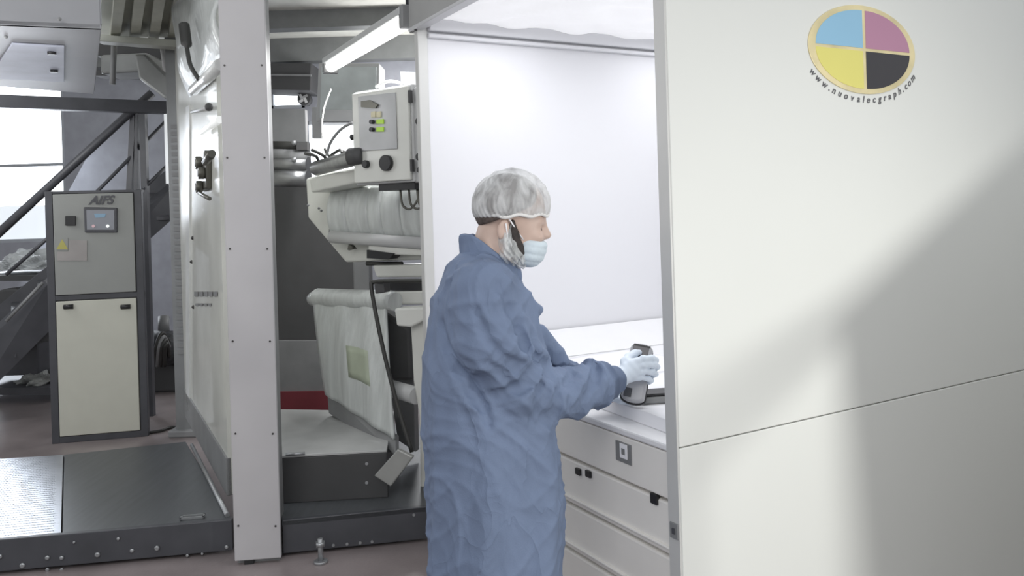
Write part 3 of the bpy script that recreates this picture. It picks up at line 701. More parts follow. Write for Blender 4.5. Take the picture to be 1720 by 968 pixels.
# booth lamps tucked behind the header
for (a_, b2) in ((LB*.5, .32), (LB*.5, 1.45)):
    l = bpy.data.lights.new('booth_lamp', 'AREA'); l.shape = 'RECTANGLE'; l.size = 1.3; l.size_y = .5; l.energy = 7.4; l.color = (.97, .98, 1)
    ob = bpy.data.objects.new('booth_lamp', l); COL.objects.link(ob)
    ob.matrix_world = Matrix.Translation(B(a_, b2, 2.43)) @ Matrix((d1, d2, -Z)).transposed().to_4x4() @ Matrix.Scale(1, 4)
    ob.matrix_world = Matrix.Translation(B(a_, b2, 2.43)) @ Matrix.Rotation(TH+math.pi/2, 4, 'Z')
# emblem on the panel
ctr = on_plane(1450, 84, outer, d1); rx = ((on_plane(1538, 88, outer, d1)-on_plane(1360, 80, outer, d1)).length)/2; rz = (on_plane(1450, 10, outer, d1).z-on_plane(1450, 158, outer, d1).z)/2
nf = -d1
emb = MB()
def ell(f, th, e, seg=72, a0=0., a1=2*math.pi): return [ctr+d2*(rx*f*math.cos(a0+(a1-a0)*k/seg))+Z*(rz*f*math.sin(a0+(a1-a0)*k/seg))+nf*e for k in range(seg+(0 if a1-a0 > 6.2 else 1))]
m_gold = mat('emblem_gold', (228, 214, 168), .35, .15, var=.10, nscale=9)
emb = MB().prism(ell(1.0, 0, .004), -nf*.0035).build('emblem_disc', m_gold, booth, .001)
tag(emb, 'gold rimmed oval emblem in four colours')
gap = .012
for nm, colr, a0 in (('cyan_quarter', (146, 192, 220), 90), ('magenta_quarter', (182, 132, 158), 0), ('yellow_quarter', (226, 218, 122), 180), ('black_quarter', (52, 50, 54), 270)):
    sx_, sz_ = (1 if a0 in (0, 270) else -1), (1 if a0 in (0, 90) else -1)
    off = d2*(rx*.028*sx_)+Z*(rz*.035*sz_)
    pts = [ctr+off+nf*.005]+[p+off+nf*.001 for p in ell(.85, 0, .004, 24, R(a0), R(a0+90))]
    MB().prism(pts, -nf*.0015).build(nm, mat(nm, colr, .4, var=.01), emb)
s = 'www.nuovalecgraph.com'; mbt = MB()
n_ = len(s); wdt = {'w': 1.35, '.': .55, 'm': 1.4, 'l': .55, 'r': .75, 'c': .9}
tot = sum(wdt.get(ch, 1) for ch in s); acc = 0; A0, A1 = R(207), R(335)
for ch in s:
    wc = wdt.get(ch, 1); a_ = A0+(A1-A0)*(acc+wc/2)/tot; acc += wc
    p = ctr+d2*(rx*1.09*math.cos(a_))+Z*(rz*1.13*math.sin(a_))+nf*.001
    tg = (d2*(-rx*math.sin(a_))+Z*(rz*math.cos(a_))).normalized(); upp = nf.cross(tg)
    tmb = text_mesh(ch, .031, None, None, p, tg, upp, None, depth=.0005, shear=.25, bold=.0006)
    mbt.add(tmb.v, tmb.f)
mbt.build('web_address', mat('letter_grey', (96, 96, 98), .5), emb)

# worktop + drawers
wt = thing('worktop', 'bright white inspection worktop inside the lit booth', 'worktop', B(.8, .4, .87))
MB().box(B(.003, .0, .865), d2*1.7, d1*(LB-.02), Z*.022).build('top_board', m_table, wt, .006)
MB().prism([B(LB-.012, .05, .8875), B(LB-.30, .05, .8875), B(LB-.30, .05, .892), B(LB-.012, .05, .972)], d2*1.6).build('sloped_ledge', m_table, wt, .003)
dc = thing('drawer_cabinet', 'greige drawer cabinet with black clips below the white worktop', 'drawer cabinet', B(.8, .3, 0))
MB().box(B(.004, .03, .06), d2*.75, d1*(LB-.03), Z*.803).build('carcass', m_draw, dc, .004)
MB().box(B(.03, .06, 0), d2*.65, d1*(LB-.1), Z*.06).build('plinth', m_dark, dc)
fp = MB().box(B(.004, .004, .728), d2*.028, d1*(LB-.03), Z*.134).build('top_fascia', m_draw, dc, .004)
zts = .720
for k in range(4):
    z1 = zts-k*.158; z0 = z1-.152
    dr = MB().box(B(.006, .008, z0), d2*.024, d1*(LB-.034), Z*(z1-z0-.004)).build('drawer', m_draw, dc, .006)
    MB().box(B(.006, -.002, z0+.018), d2*.012, d1*(LB-.034), Z*.008).build('pull_lip', m_draw, dr, .003)
    def fr_(x, y, e=.0): return on_plane(x, y, B(0, .004-e), d2)
for x, y in ((971, 793), (988, 797)):
    c = fr_(x, y); MB().box(c-d2*.004-d1*.014-Z*.010, d2*.016, d1*.028, Z*.022).build('black_clip', m_black, dc, .002)
c = fr_(1099, 839); MB().box(c-d2*.004-d1*.014-Z*.014, d2*.016, d1*.030, Z*.030).build('black_clip', m_black, dc, .002)
c = fr_(1048, 760); pl = MB().box(c-d2*.003-d1*.04-Z*.032, d2*.006, d1*.08, Z*.062).build('label_plate', m_grey, dc, .002)
c = fr_(1049, 758); MB().box(c-d2*.005-d1*.018-Z*.022, d2*.004, d1*.036, Z*.044).build('white_label', m_paper, dc)
c = fr_(1049, 758); MB().box(c-d2*.0065-d1*.008-Z*.010, d2*.003, d1*.016, Z*.018).build('label_print', m_grey, dc)

# paper sheets on the worktop
def sheet(name, label, cat, a_, b2, la, lb_, z, h, rot, m, bev=.002, group=None):
    c = B(a_, b2, z); ca, sa = math.cos(rot), math.sin(rot); e1 = d1*ca+d2*sa; e2 = -d1*sa+d2*ca
    t = thing(name, label, cat, c, group)
    NX, NY = 16, 16; vs = []
    for j in range(NY+1):
        for i in range(NX+1):
            u, v = i/NX-.5, j/NY-.5
            vs.append(c+e1*(u*la)+e2*(v*lb_)+Z*(h+.003*math.sin(u*9+v*4)**2))
    k = len(vs); mb = MB()
    bt = [c+e1*(u*la)+e2*(v*lb_)+Z*.001 for u, v in ((-.5, -.5), (.5, -.5), (.5, .5), (-.5, .5))]
    mb.add(vs, [(j*(NX+1)+i, j*(NX+1)+i+1, (j+1)*(NX+1)+i+1, (j+1)*(NX+1)+i) for j in range(NY) for i in range(NX)], True)
    edge = [vs[i] for i in range(NX+1)]+[vs[j*(NX+1)+NX] for j in range(1, NY+1)]+[vs[NY*(NX+1)+i] for i in range(NX-1, -1, -1)]+[vs[j*(NX+1)] for j in range(NY-1, 0, -1)]
    m2 = len(edge); lowr = [V((p[0], p[1], c.z+.001)) for p in edge]
    mb.add(edge+lowr, [(i, (i+1) % m2, (i+1) % m2+m2, i+m2) for i in range(m2)])
    mb.add(bt, [(0, 3, 2, 1)]); mb.build('pages', m, t); return t
TZ = .887
sheet('proof_stack', 'low stack of white printed sheets under the handheld meter', 'paper stack', .36, .40, .62, .62, TZ, .040, .06, m_paper)
sheet('proof_sheet', 'white sheet lying across the worktop near the left ledge', 'paper', 1.06, .55, .50, .7, TZ, .006, -.12, m_paper)
sheet('proof_sheet', 'white sheet at back of the worktop behind the meter', 'paper', .72, 1.20, .6, .5, TZ, .03, .2, m_paper)

# handheld meter and its dock
mt = thing('handheld_meter', 'grey and white handheld colour meter gripped by the gloved hand', 'meter', P(1062, 683, 2.6))
A, Bq = P(1063, 668, 2.615), P(1078, 588, 2.66)
mx_ = (Bq-A).normalized(); ms = V((1, -.15, 0)); ms = (ms-mx_*ms.dot(mx_)).normalized(); mn = ms.cross(mx_)
if mn.y > 0: mn = -mn
def oblong(name, m, parent, s0, s1, w0, w1, thk, e, bev):
    """rounded bar along the meter axis"""
    pts = []; K = 10
    for k in range(K+1):
        a_ = math.pi*k/K; pts.append(A+mx_*(s1+math.sin(a_)*w1*.55)+ms*(math.cos(a_)*w1))
    for k in range(K+1):
        a_ = math.pi+math.pi*k/K; pts.append(A+mx_*(s0+math.sin(a_)*w0*.45)+ms*(math.cos(a_)*w0))
    mb = MB().prism([p+mn*e for p in pts], -mn*thk); return mb.build(name, m, parent, bev, 3)
LM = (Bq-A).length
oblong('base_shell', m_black, mt, -.002, LM, .041, .037, .022, -.014, .006)
oblong('upper_shell', mat('meter_grey', (176, 176, 180), .35, var=.02), mt, .0, LM, .037, .036, .024, .010, .010)
c = A+mx_*(LM-.004)+mn*.0105
MB().box(c-ms*.028-mx_*.030, ms*.050, mx_*.046, mn*.002).build('screen', mat('meter_screen', (84, 82, 86), .25), mt, .001)
MB().box(c-ms*.026+mx_*.012, ms*.052, mx_*.006, mn*.003).build('screen_bar', m_black, mt)
MB().box(A-ms*.030-mx_*.002+mn*.010, ms*.024, mx_*.028, mn*.003).build('side_button', m_dark, mt, .001)
dk_ = thing('meter_dock', 'dark low dock beside the handheld meter near the panel edge', 'dock', P(1098, 668, 2.64))
z0 = TZ+.042
dA = V((P(1082, 676, 2.62).x, 2.66, z0))
MB().box(dA+V((.0, .0, 0)), V((.15, .02, 0)), V((-.02, .09, 0)), Z*.022).build('base', m_grey, dk_, .006)
MB().box(dA+V((.004, .006, .022)), V((.14, .02, 0)), V((-.02, .08, 0)), Z*.010).build('dark_top', m_black, dk_, .004)

# unseen blocker added out of view to throw the diagonal shade on the end panel
gd = thing('shade_blocker', 'white sloping shade blocker added right of the booth panel', 'guard', (2.0, 2.0, 0))
def sh(x, y, tt): q_ = on_plane(x, y, outer, d1); return q_+(KEY-q_)*tt
g1_, g2_ = sh(1405, 540, .36), sh(1990, 10, .22)
g4_ = sh(1470, 1000, .62)
g5_ = sh(1120, 765, .50)
def down(p): return V((p.x, p.y, 0))
mb = MB(); quad3(mb, [g1_, g2_, V((g2_.x, g2_.y, .0)), g4_-(g4_-g1_)*0], .02); mb.build('sheet', m_panel, gd)
mb = MB(); quad3(mb, [g1_, V((g2_.x, g2_.y, .0)), V((g4_.x+.05, g4_.y-.05, .0)), g4_], .02); mb.build('lower_sheet', m_panel, gd)
MB().tube([g2_, g1_, g5_], .028, 10).build('shade_rod', m_lgrey, gd)  # rod added to draw out the faint end of the diagonal shade
MB().tube([g5_, V((g5_.x, g5_.y, 0))], .02, 10).build('shade_rod_post', m_lgrey, gd)

# ================================================================== PERSON
class Field:
    def __init__(s, lo, hi, h):
        s.lo = np.array(lo, np.float32); s.h = h; s.n = np.ceil((np.array(hi)-s.lo)/h).astype(int)+1
        s.f = np.full(s.n, .25, np.float32); s.ax = [s.lo[k]+np.arange(s.n[k], dtype=np.float32)*h for k in range(3)]
    def sub(s, lo, hi):
        sl = []
        for k in range(3):
            a_ = max(0, int((lo[k]-s.lo[k])/s.h)-1); b2 = min(s.n[k], int((hi[k]-s.lo[k])/s.h)+2)
            if b2 <= a_: return None, None
            sl.append(slice(a_, b2))
        g = np.meshgrid(*[s.ax[k][sl[k]] for k in range(3)], indexing='ij')
        return tuple(sl), g
    def blend(s, sl, d, k, sub=False):
        f = s.f[sl]
        if sub: d = -d; h = np.clip(.5-.5*(d-f)/k, 0, 1) if k else 0; s.f[sl] = (f+(d-f)*(1-np.clip(.5+.5*(f-d)/k, 0, 1)) + k*np.clip(.5+.5*(f-d)/k, 0, 1)*(1-np.clip(.5+.5*(f-d)/k, 0, 1))) if k else np.maximum(f, d); return
        if k: h = np.clip(.5+.5*(f-d)/k, 0, 1); s.f[sl] = f+(d-f)*h-k*h*(1-h)
        else: s.f[sl] = np.minimum(f, d)
    def ell(s, c, r, fx=(1, 0, 0), fz=(0, 0, 1), k=.02, sub=False):
        fx = V(fx).normalized(); fz = V(fz); fz = (fz-fx*fz.dot(fx)).normalized(); fy = fz.cross(fx)
        R_ = max(r)+k+.03; sl, g = s.sub([c[i]-R_ for i in range(3)], [c[i]+R_ for i in range(3)])
        if sl is None: return
        X, Y, Zz = g[0]-c[0], g[1]-c[1], g[2]-c[2]
        q = [(X*f[0]+Y*f[1]+Zz*f[2]) for f in (fx, fy, fz)]
        k0 = np.sqrt(sum((q[i]/r[i])**2 for i in range(3))); k1 = np.sqrt(sum((q[i]/r[i]**2)**2 for i in range(3)))+1e-6
        s.blend(sl, k0*(k0-1)/k1, k, sub)
    def cone(s, a_, b2, ra, rb_, k=.02, sub=False, flat=1.):
        a_, b2 = V(a_), V(b2); R_ = max(ra, rb_)+k+.03
        sl, g = s.sub([min(a_[i], b2[i])-R_ for i in range(3)], [max(a_[i], b2[i])+R_ for i in range(3)])
        if sl is None: return
        d = b2-a_; L2 = max(d.dot(d), 1e-9); X, Y, Zz = g[0]-a_[0], g[1]-a_[1], g[2]-a_[2]
        t_ = np.clip((X*d[0]+Y*d[1]+Zz*d[2])/L2, 0, 1)
        s.blend(sl, np.sqrt((X-d[0]*t_)**2+(Y-d[1]*t_)**2+(Zz-d[2]*t_)**2)-(ra+(rb_-ra)*t_), k, sub)
    def chain(s, pts, rs, k=.02):
        for i in range(len(pts)-1): s.cone(pts[i], pts[i+1], rs[i], rs[i+1], k)
    def cut(s, p, n):   # removes the side n points to
        g = np.meshgrid(*s.ax, indexing='ij'); s.f = np.maximum(s.f, (g[0]-p[0])*n[0]+(g[1]-p[1])*n[1]+(g[2]-p[2])*n[2]).astype(np.float32)
    def mesh(s):
        f = s.f; ins = f < 0
        c = np.zeros(np.array(f.shape)-1, np.int8)
        for dx in (0, 1):
            for dy in (0, 1):
                for dz in (0, 1): c += ins[dx:f.shape[0]-1+dx, dy:f.shape[1]-1+dy, dz:f.shape[2]-1+dz]
        act = np.argwhere((c > 0) & (c < 8)); idx = -np.ones(c.shape, np.int32); idx[tuple(act.T)] = np.arange(len(act))
        pos = np.zeros((len(act), 3)); cnt = np.zeros(len(act))
        cor = [(x, y, z) for x in (0, 1) for y in (0, 1) for z in (0, 1)]
        for a_ in cor:
            for ax_ in range(3):
                if a_[ax_]: continue
                b2 = list(a_); b2[ax_] = 1
                fa = f[act[:, 0]+a_[0], act[:, 1]+a_[1], act[:, 2]+a_[2]]; fb = f[act[:, 0]+b2[0], act[:, 1]+b2[1], act[:, 2]+b2[2]]
                m_ = (fa < 0) != (fb < 0); t_ = np.where(m_, fa/np.where(m_, fa-fb, 1), 0)
                p = np.tile(np.array(a_, float), (len(act), 1)); p[:, ax_] += t_
                pos[m_] += p[m_]; cnt[m_] += 1
        pos = (pos/cnt[:, None]+act)*s.h+s.lo
        faces = []
        for ax_ in range(3):
            o1, o2 = [(1, 2), (2, 0), (0, 1)][ax_]
            sl0 = [slice(None)]*3; sl1 = [slice(None)]*3; sl0[ax_] = slice(0, -1); sl1[ax_] = slice(1, None)
            e = ins[tuple(sl0)] != ins[tuple(sl1)]; A_ = np.argwhere(e); 
            A_ = A_[(A_[:, o1] > 0) & (A_[:, o2] > 0) & (A_[:, o1] < c.shape[o1]) & (A_[:, o2] < c.shape[o2])]
            flip = ins[tuple(sl0)][tuple(A_.T)]
            q = []
            for (u, v) in ((1, 1), (0, 1), (0, 0), (1, 0)):
                B_ = A_.copy(); B_[:, o1] -= u; B_[:, o2] -= v; q.append(idx[tuple(B_.T)])
            q = np.stack(q, 1); q[~flip] = q[~flip][:, ::-1]; faces.append(q)
        return pos, np.concatenate(faces)
def relax(v, f, it=3, lam=.5):
    e = np.concatenate([f[:, [0, 1]], f[:, [1, 2]], f[:, [2, 3]], f[:, [3, 0]]])
    for _ in range(it):
        s_ = np.zeros_like(v); c = np.zeros(len(v))
        np.add.at(s_, e[:, 0], v[e[:, 1]]); np.add.at(c, e[:, 0], 1); np.add.at(s_, e[:, 1], v[e[:, 0]]); np.add.at(c, e[:, 1], 1)
        v = v+lam*(s_/np.maximum(c, 1)[:, None]-v)
    return v
def normals(v, f):
    n_ = np.cross(v[f[:, 2]]-v[f[:, 0]], v[f[:, 3]]-v[f[:, 1]]); out = np.zeros_like(v)
    for k in range(4): np.add.at(out, f[:, k], n_)
    return out/np.maximum(np.linalg.norm(out, axis=1), 1e-9)[:, None]
def npobj(name, v, f, m, parent, sub=0):
    me = bpy.data.meshes.new(name); me.from_pydata(v.tolist(), [], f.tolist()); me.polygons.foreach_set('use_smooth', [True]*len(me.polygons)); me.update(); me.materials.append(m)
    o = bpy.data.objects.new(name, me); COL.objects.link(o)
    if parent: o.parent = parent; o.matrix_parent_inverse = world_of(parent).inverted()
    return o
def seg_dist(v, a_, b2):
    a_, b2 = np.array(a_), np.array(b2); d = b2-a_; t_ = np.clip(((v-a_) @ d)/(d @ d), 0, 1)
    return np.linalg.norm(v-(a_+t_[:, None]*d), axis=1), t_

PD = 2.38; PHI = R(15)
pf = V((math.cos(PHI), math.sin(PHI), 0)); plat = V((-math.sin(PHI), math.cos(PHI), 0))
person = thing('person', 'person in blue gown, hair net and face mask holding the meter', 'person', (P(825, 900, PD).x, PD, 0))
m_skin = mat('skin', (198, 173, 160), .5, var=.04, nscale=20)
m_hair = mat('hair_dark', (56, 50, 48), .7, var=.2, nscale=60, bump=.4, bscale=200)
m_shoe = mat('shoe_dark', (40, 40, 44), .5)

def gown_mat():
    m = mat('gown_blue', (113, 127, 153), .75, var=.05, nscale=9, bump=.12, bscale=260, spec=.25)
    nt = m.node_tree; N = nt.nodes; L = nt.links; b = N['Principled BSDF']; bp0 = next(n for n in N if n.type == 'BUMP')
    tc = N.new('ShaderNodeTexCoord'); prev = bp0
    for sc, ds, ht in ((5.5, 1.1, .022), (12, .8, .006)):
        mp = N.new('ShaderNodeMapping'); mp.inputs['Rotation'].default_value = (.4, .7, .2*sc); mp.inputs['Scale'].default_value = (1, 1, .6); L.new(tc.outputs['Object'], mp.inputs[0])
        nz = N.new('ShaderNodeTexNoise'); nz.inputs['Scale'].default_value = sc; nz.inputs['Detail'].default_value = 2; nz.inputs['Distortion'].default_value = ds; L.new(mp.outputs[0], nz.inputs['Vector'])
        m1 = N.new('ShaderNodeMath'); m1.operation = 'SUBTRACT'; m1.inputs[1].default_value = .5; L.new(nz.outputs['Fac'], m1.inputs[0])
        m2 = N.new('ShaderNodeMath'); m2.operation = 'ABSOLUTE'; L.new(m1.outputs[0], m2.inputs[0])
        m3 = N.new('ShaderNodeMath'); m3.operation = 'POWER'; m3.inputs[1].default_value = .6; L.new(m2.outputs[0], m3.inputs[0])
        bp = N.new('ShaderNodeBump'); bp.inputs['Strength'].default_value = .5; bp.inputs['Distance'].default_value = ht; bp.invert = True
        L.new(m3.outputs[0], bp.inputs['Height']); L.new(prev.outputs[0], bp.inputs['Normal']); prev = bp
    L.new(prev.outputs[0], b.inputs['Normal'])
    return m
m_gown = gown_mat()
m_glove = mat('glove_pale_blue', (226, 236, 248), .4, var=.02, bump=.08, bscale=90)

# joints
SR = P(814, 488, 2.22); UR = P(820, 570, 2.20); ER = P(866, 652, 2.25); FR = P(940, 658, 2.37); GR = P(1000, 648, 2.47); WR = P(1033, 641, 2.53)
SL = P(806, 484, 2.55); EL = P(866, 618, 2.58); FL = P(936, 630, 2.66); WL = P(985, 648, 2.70)
slices = [(455, 762, 862, .12), (468, 745, 872, .165), (485, 733, 884, .195), (510, 722, 896, .205), (550, 715, 905, .205), (600, 711, 916, .20), (650, 710, 922, .20), (700, 711, 930, .205), (750, 714, 936, .21), (800, 717, 943, .215), (850, 719, 947, .22), (900, 721, 944, .22), (968, 722, 939, .225), (1100, 724, 942, .23), (1180, 724, 944, .235)]
def torso(fd, shrink=0., zmin=.30, k=.02):
    zs = []; cx_ = []; cyv = []; aa = []; bb = []
    for y, xl, xr, b2 in slices:
        pl_, pr = P(xl, y, PD), P(xr, y, PD); hw = (pr.x-pl_.x)/2
        a_ = math.sqrt(max(hw**2-(b2*math.sin(PHI))**2, .0016))/math.cos(PHI)
        zs.append((pl_.z+pr.z)/2); cx_.append((pl_.x+pr.x)/2); cyv.append(PD); aa.append(a_-shrink); bb.append(b2-shrink)
    o_ = np.argsort(zs); zs = np.array(zs)[o_]; cx_ = np.array(cx_)[o_]; aa = np.array(aa)[o_]; bb = np.array(bb)[o_]
    sl, g = fd.sub((-.8, 1.9, zmin-.05), (.8, 2.9, zs[-1]+.06))
    z = g[2]; a_ = np.interp(z, zs, aa); b2 = np.interp(z, zs, bb); cx2 = np.interp(z, zs, cx_)
    X, Y = g[0]-cx2, g[1]-PD; u = X*pf.x+Y*pf.y; v_ = X*plat.x+Y*plat.y
    p_ = 2.3; d = ((np.abs(u/a_)**p_+np.abs(v_/b2)**p_)**(1/p_)-1)*np.minimum(a_, b2)
    d = np.maximum(d, z-zs[-1]); d = np.maximum(d, zmin-z)
    fd.blend(sl, d, k)

# --- body (one continuous surface)
HD = 2.38; PH = R(6); hf = V((math.cos(PH), math.sin(PH), 0)); hl = V((-math.sin(PH), math.cos(PH), 0))
def H(x, y, l=0.): return P(x, y, HD)+hl*l
tilt = V((math.cos(PH)*math.cos(R(-8)), math.sin(PH), math.sin(R(-8))))
bd = Field((-.42, 2.0, 0.0), (.55, 2.85, 1.76), .005)
torso(bd, .055, .80, .02)
hipc = V((P(830, 850, PD).x, PD, .86))
for s_ in (-1, 1):
    hp = hipc+plat*(.09*s_); kn_ = hp+pf*.015+V((0, 0, -.40)); an_ = hp-pf*.01+V((0, 0, -.78))
    bd.cone(hp, kn_, .085, .06, .03); bd.cone(kn_, an_, .06, .04, .02); bd.cone(an_, an_+pf*.16-Z*.035, .045, .035, .02)
bd.chain([SR, UR, ER, FR, GR, WR], [.042, .040, .036, .033, .030, .026], .02)
bd.chain([SL, EL, FL, WL], [.05, .04, .034, .026], .02)
bd.cone(WR, P(1070, 622, 2.57), .024, .016, .01); bd.cone(WL, WL+V((.08, .02, -.05)), .024, .014, .01)
bd.cone(P(835, 392, HD), P(822, 450, HD), .058, .066, .03)
bd.ell(H(856, 346), (.098, .078, .090), tilt, k=.01)
bd.ell(H(880, 384), (.062, .060, .082), tilt, k=.03)
for s_ in (-1, 1):
    bd.cone(H(852, 412, .042*s_), H(890, 428, .018*s_), .026, .024, .02)
    bd.ell(H(900, 372, .026*s_), (.014, .022, .010), tilt, k=.012)
    bd.ell(H(913, 384, .031*s_), (.016, .018, .011), tilt, k=.008, sub=True)
    bd.ell(H(900, 385, .031*s_), (.0125, .0125, .0125), tilt, k=.003)
    bd.ell(H(899, 398, .034*s_), (.020, .018, .014), tilt, k=.012)
    bd.ell(H(841, 386, .076*s_), (.018, .009, .031), (1, 0, -.2), k=.006)
    bd.ell(H(843, 384, .086*s_), (.010, .006, .019), (1, 0, -.2), k=.003, sub=True)
bd.cone(H(908, 374), H(919, 395), .010, .0125, .012); bd.ell(H(912, 397, .009), (.009, .007, .006), k=.005); bd.ell(H(912, 397, -.009), (.009, .007, .006), k=.005)
bd.ell(H(905, 413), (.012, .024, .007), tilt, k=.008); bd.ell(H(903, 421), (.011, .022, .007), tilt, k=.008); bd.ell(H(893, 434), (.022, .026, .018), tilt, k=.015)
v, f = bd.mesh(); v = relax(v, f, 2, .4); npobj('body', v, f, m_skin, person)

# eyes
for s_ in (-1, 1):
    MB().ball(H(902.0, 385.5, .031*s_), .0100, 12).build('eye', mat('eye_dark', (96, 80, 72), .3), person)
    MB().tube([H(906, 373.5, .016*s_), H(907, 372, .030*s_), H(902, 374, .046*s_)], [.004, .005, .003], 8).build('eyebrow', m_hair, person)

# hair
fd = Field(tuple(H(856, 350)-V((.14, .12, .14))), tuple(H(856, 350)+V((.14, .12, .14))), .005)
fd.ell(H(853, 346), (.101, .083, .094), tilt, k=0)
fd.ell(H(830, 364), (.043, .068, .034), k=.02)
fd.cut(H(832, 371), (.30, 0, -.95)); fd.cut(H(905, 350), (1, 0, 0))
v, f = fd.mesh(); v = relax(v, f, 2); npobj('hair', v, f, mat('hair_cropped', (92, 82, 78), .8, var=.15, nscale=90, bump=.3, bscale=300), person)

# beard
fd = Field(tuple(H(875, 415)-V((.10, .10, .08))), tuple(H(875, 415)+V((.10, .10, .08))), .004)
for s_ in (-1, 1):
    fd.chain([H(857, 372, .070*s_), H(859, 395, .064*s_), H(862, 416, .052*s_), H(882, 430, .026*s_), H(888, 430, 0)], [.007, .014, .022, .020, .020], .015)
v, f = fd.mesh(); v = relax(v, f, 3); npobj('beard', v, f, m_hair, person)

# beard net (thin gauze)
def gauze(name, rgb, al, sc):
    m = bpy.data.materials.new(name); m.use_nodes = True; nt = m.node_tree; N = nt.nodes; L = nt.links; b = N['Principled BSDF']
    b.inputs['Roughness'].default_value = .7
    b.inputs['Base Color'].default_value = (*lin(rgb), 1)
    tc = N.new('ShaderNodeTexCoord'); mp = N.new('ShaderNodeMapping'); mp.inputs['Scale'].default_value = (1, 1, .45); mp.inputs['Rotation'].default_value = (0, .7, .2); L.new(tc.outputs['Object'], mp.inputs[0])
    n_ = N.new('ShaderNodeTexNoise'); n_.inputs['Scale'].default_value = sc; n_.inputs['Detail'].default_value = 6; n_.inputs['Distortion'].default_value = .6; L.new(mp.outputs[0], n_.inputs['Vector'])
    mr = N.new('ShaderNodeMapRange'); mr.inputs['From Min'].default_value = .36; mr.inputs['From Max'].default_value = .66; mr.inputs['To Min'].default_value = al[0]; mr.inputs['To Max'].default_value = al[1]
    L.new(n_.outputs['Fac'], mr.inputs['Value']); L.new(mr.outputs[0], b.inputs['Alpha'])
    return m
m_net = gauze('net_gauze', (216, 218, 218), (.15, .85), 50)
m_cap = gauze('cap_gauze', (218, 219, 220), (.34, .84), 30)
fd = Field(tuple(H(868, 415)-V((.12, .12, .10))), tuple(H(868, 415)+V((.12, .12, .10))), .004)
for s_ in (-1, 1):
    fd.chain([H(853, 378, .074*s_), H(848, 402, .066*s_), H(854, 423, .054*s_), H(872, 434, .028*s_), H(880, 434, 0)], [.004, .018, .028, .024, .022], .02)
v, f = fd.mesh(); v = relax(v, f, 3); nn_ = normals(v, f); v = v+nn_*(.0022*np.sin(v[:, :1]*420+v[:, 2:]*160+3*np.sin(v[:, 2:]*70))); npobj('beard_net', v, f, m_net, person)

# cap
fd = Field(tuple(H(860, 335)-V((.15, .14, .14))), tuple(H(860, 335)+V((.15, .14, .14))), .004)
fd.ell(H(860, 340), (.105, .093, .098), (1, 0, 0), k=0)
fd.ell(H(836, 346), (.070, .085, .072), (1, 0, 0), k=.03)
fd.ell(H(884, 345), (.064, .076, .070), (1, 0, 0), k=.02)
fd.cut(H(860, 364), (.0, 0, -1))
v, f = fd.mesh(); v = relax(v, f, 2); nn_ = normals(v, f)
c = np.array(H(862, 364)); an = np.arctan2(v[:, 1]-c[1], v[:, 0]-c[0]); hh = np.clip((v[:, 2]-c[2])/.15, 0, 1)
v = v+nn_*(.0016*np.sin(an*46+5*np.sin(hh*6))*(1-hh)+.0018*np.sin(v[:, 0]*90+4*np.sin(v[:, 2]*60))*hh)[:, None]
npobj('hair_cap', v, f, m_cap, person)
band = [c_ for c_ in [V(H(861, 363))+V((math.cos(a_)*.1015, math.sin(a_)*.086, .0035*math.cos(a_*9))) for a_ in [2*math.pi*k/72 for k in range(73)]]]
MB().tube(band, .0050, 8).build('cap_elastic', mat('elastic_white', (226, 224, 222), .7, bump=.2), person)

# face mask
m_mask = mat('mask_blue', (204, 216, 224), .7, var=.04, nscale=20, bump=.15, bscale=120)
fd = Field(tuple(H(895, 420)-V((.09, .10, .08))), tuple(H(895, 420)+V((.09, .10, .08))), .0035)
fd.ell(H(889, 414), (.050, .061, .034), (1, 0, 0), k=.0)
fd.ell(H(887, 430), (.044, .056, .032), (1, 0, .0), k=.02)
fd.cut(H(871, 420), (-.98, 0, .12)); fd.cut(H(890, 403), (0.10, 0, 1))
v, f = fd.mesh(); v = relax(v, f, 2); nn_ = normals(v, f); zc = H(895, 420).z
v = v+nn_*(.0022*np.abs(np.sin((v[:, 2:]-zc)*150+v[:, :1]*30)))
npobj('face_mask', v, f, m_mask, person)
for s_ in (-1, 1):
    MB().tube([H(876, 403, .054*s_), H(862, 385, .072*s_), H(850, 367, .082*s_)], .0022, 6).build('mask_strap', m_paper, person)
    MB().tube([H(875, 441, .046*s_), H(858, 415, .073*s_), H(848, 398, .080*s_), H(845, 375, .084*s_)], .0020, 6).build('mask_strap', m_paper, person)

# --- gown
gd_ = Field((-.36, 2.0, .27), (.48, 2.88, 1.62), .006)
torso(gd_, 0, .30, .03)
gd_.cone(P(818, 452, PD), P(812, 480, PD), .075, .11, .04)
gd_.cone(P(800, 470, 2.34), SR+V((0, .03, .0)), .085, .080, .04); gd_.cone(P(800, 468, 2.42), SL, .085, .080, .04)
gd_.chain([SR, UR], [.088, .088], .018); gd_.chain([UR, ER], [.088, .080], .010); gd_.chain([ER, FR], [.080, .068], .014)
gd_.chain([FR, GR, P(1017, 642, 2.50)], [.070, .064, .060], .012)
gd_.cone(P(880, 672, 2.28), P(960, 676, 2.40), .062, .050, .03)
gd_.chain([SL, EL, FL, P(978, 640, 2.69)], [.085, .070, .062, .050], .016)
# bunched cuff rings
gd_.ell(P(1012, 642, 2.49), (.024, .066, .070), WR-GR, k=.012)
gd_.ell(P(992, 640, 2.46), (.016, .066, .068), WR-GR, k=.012)
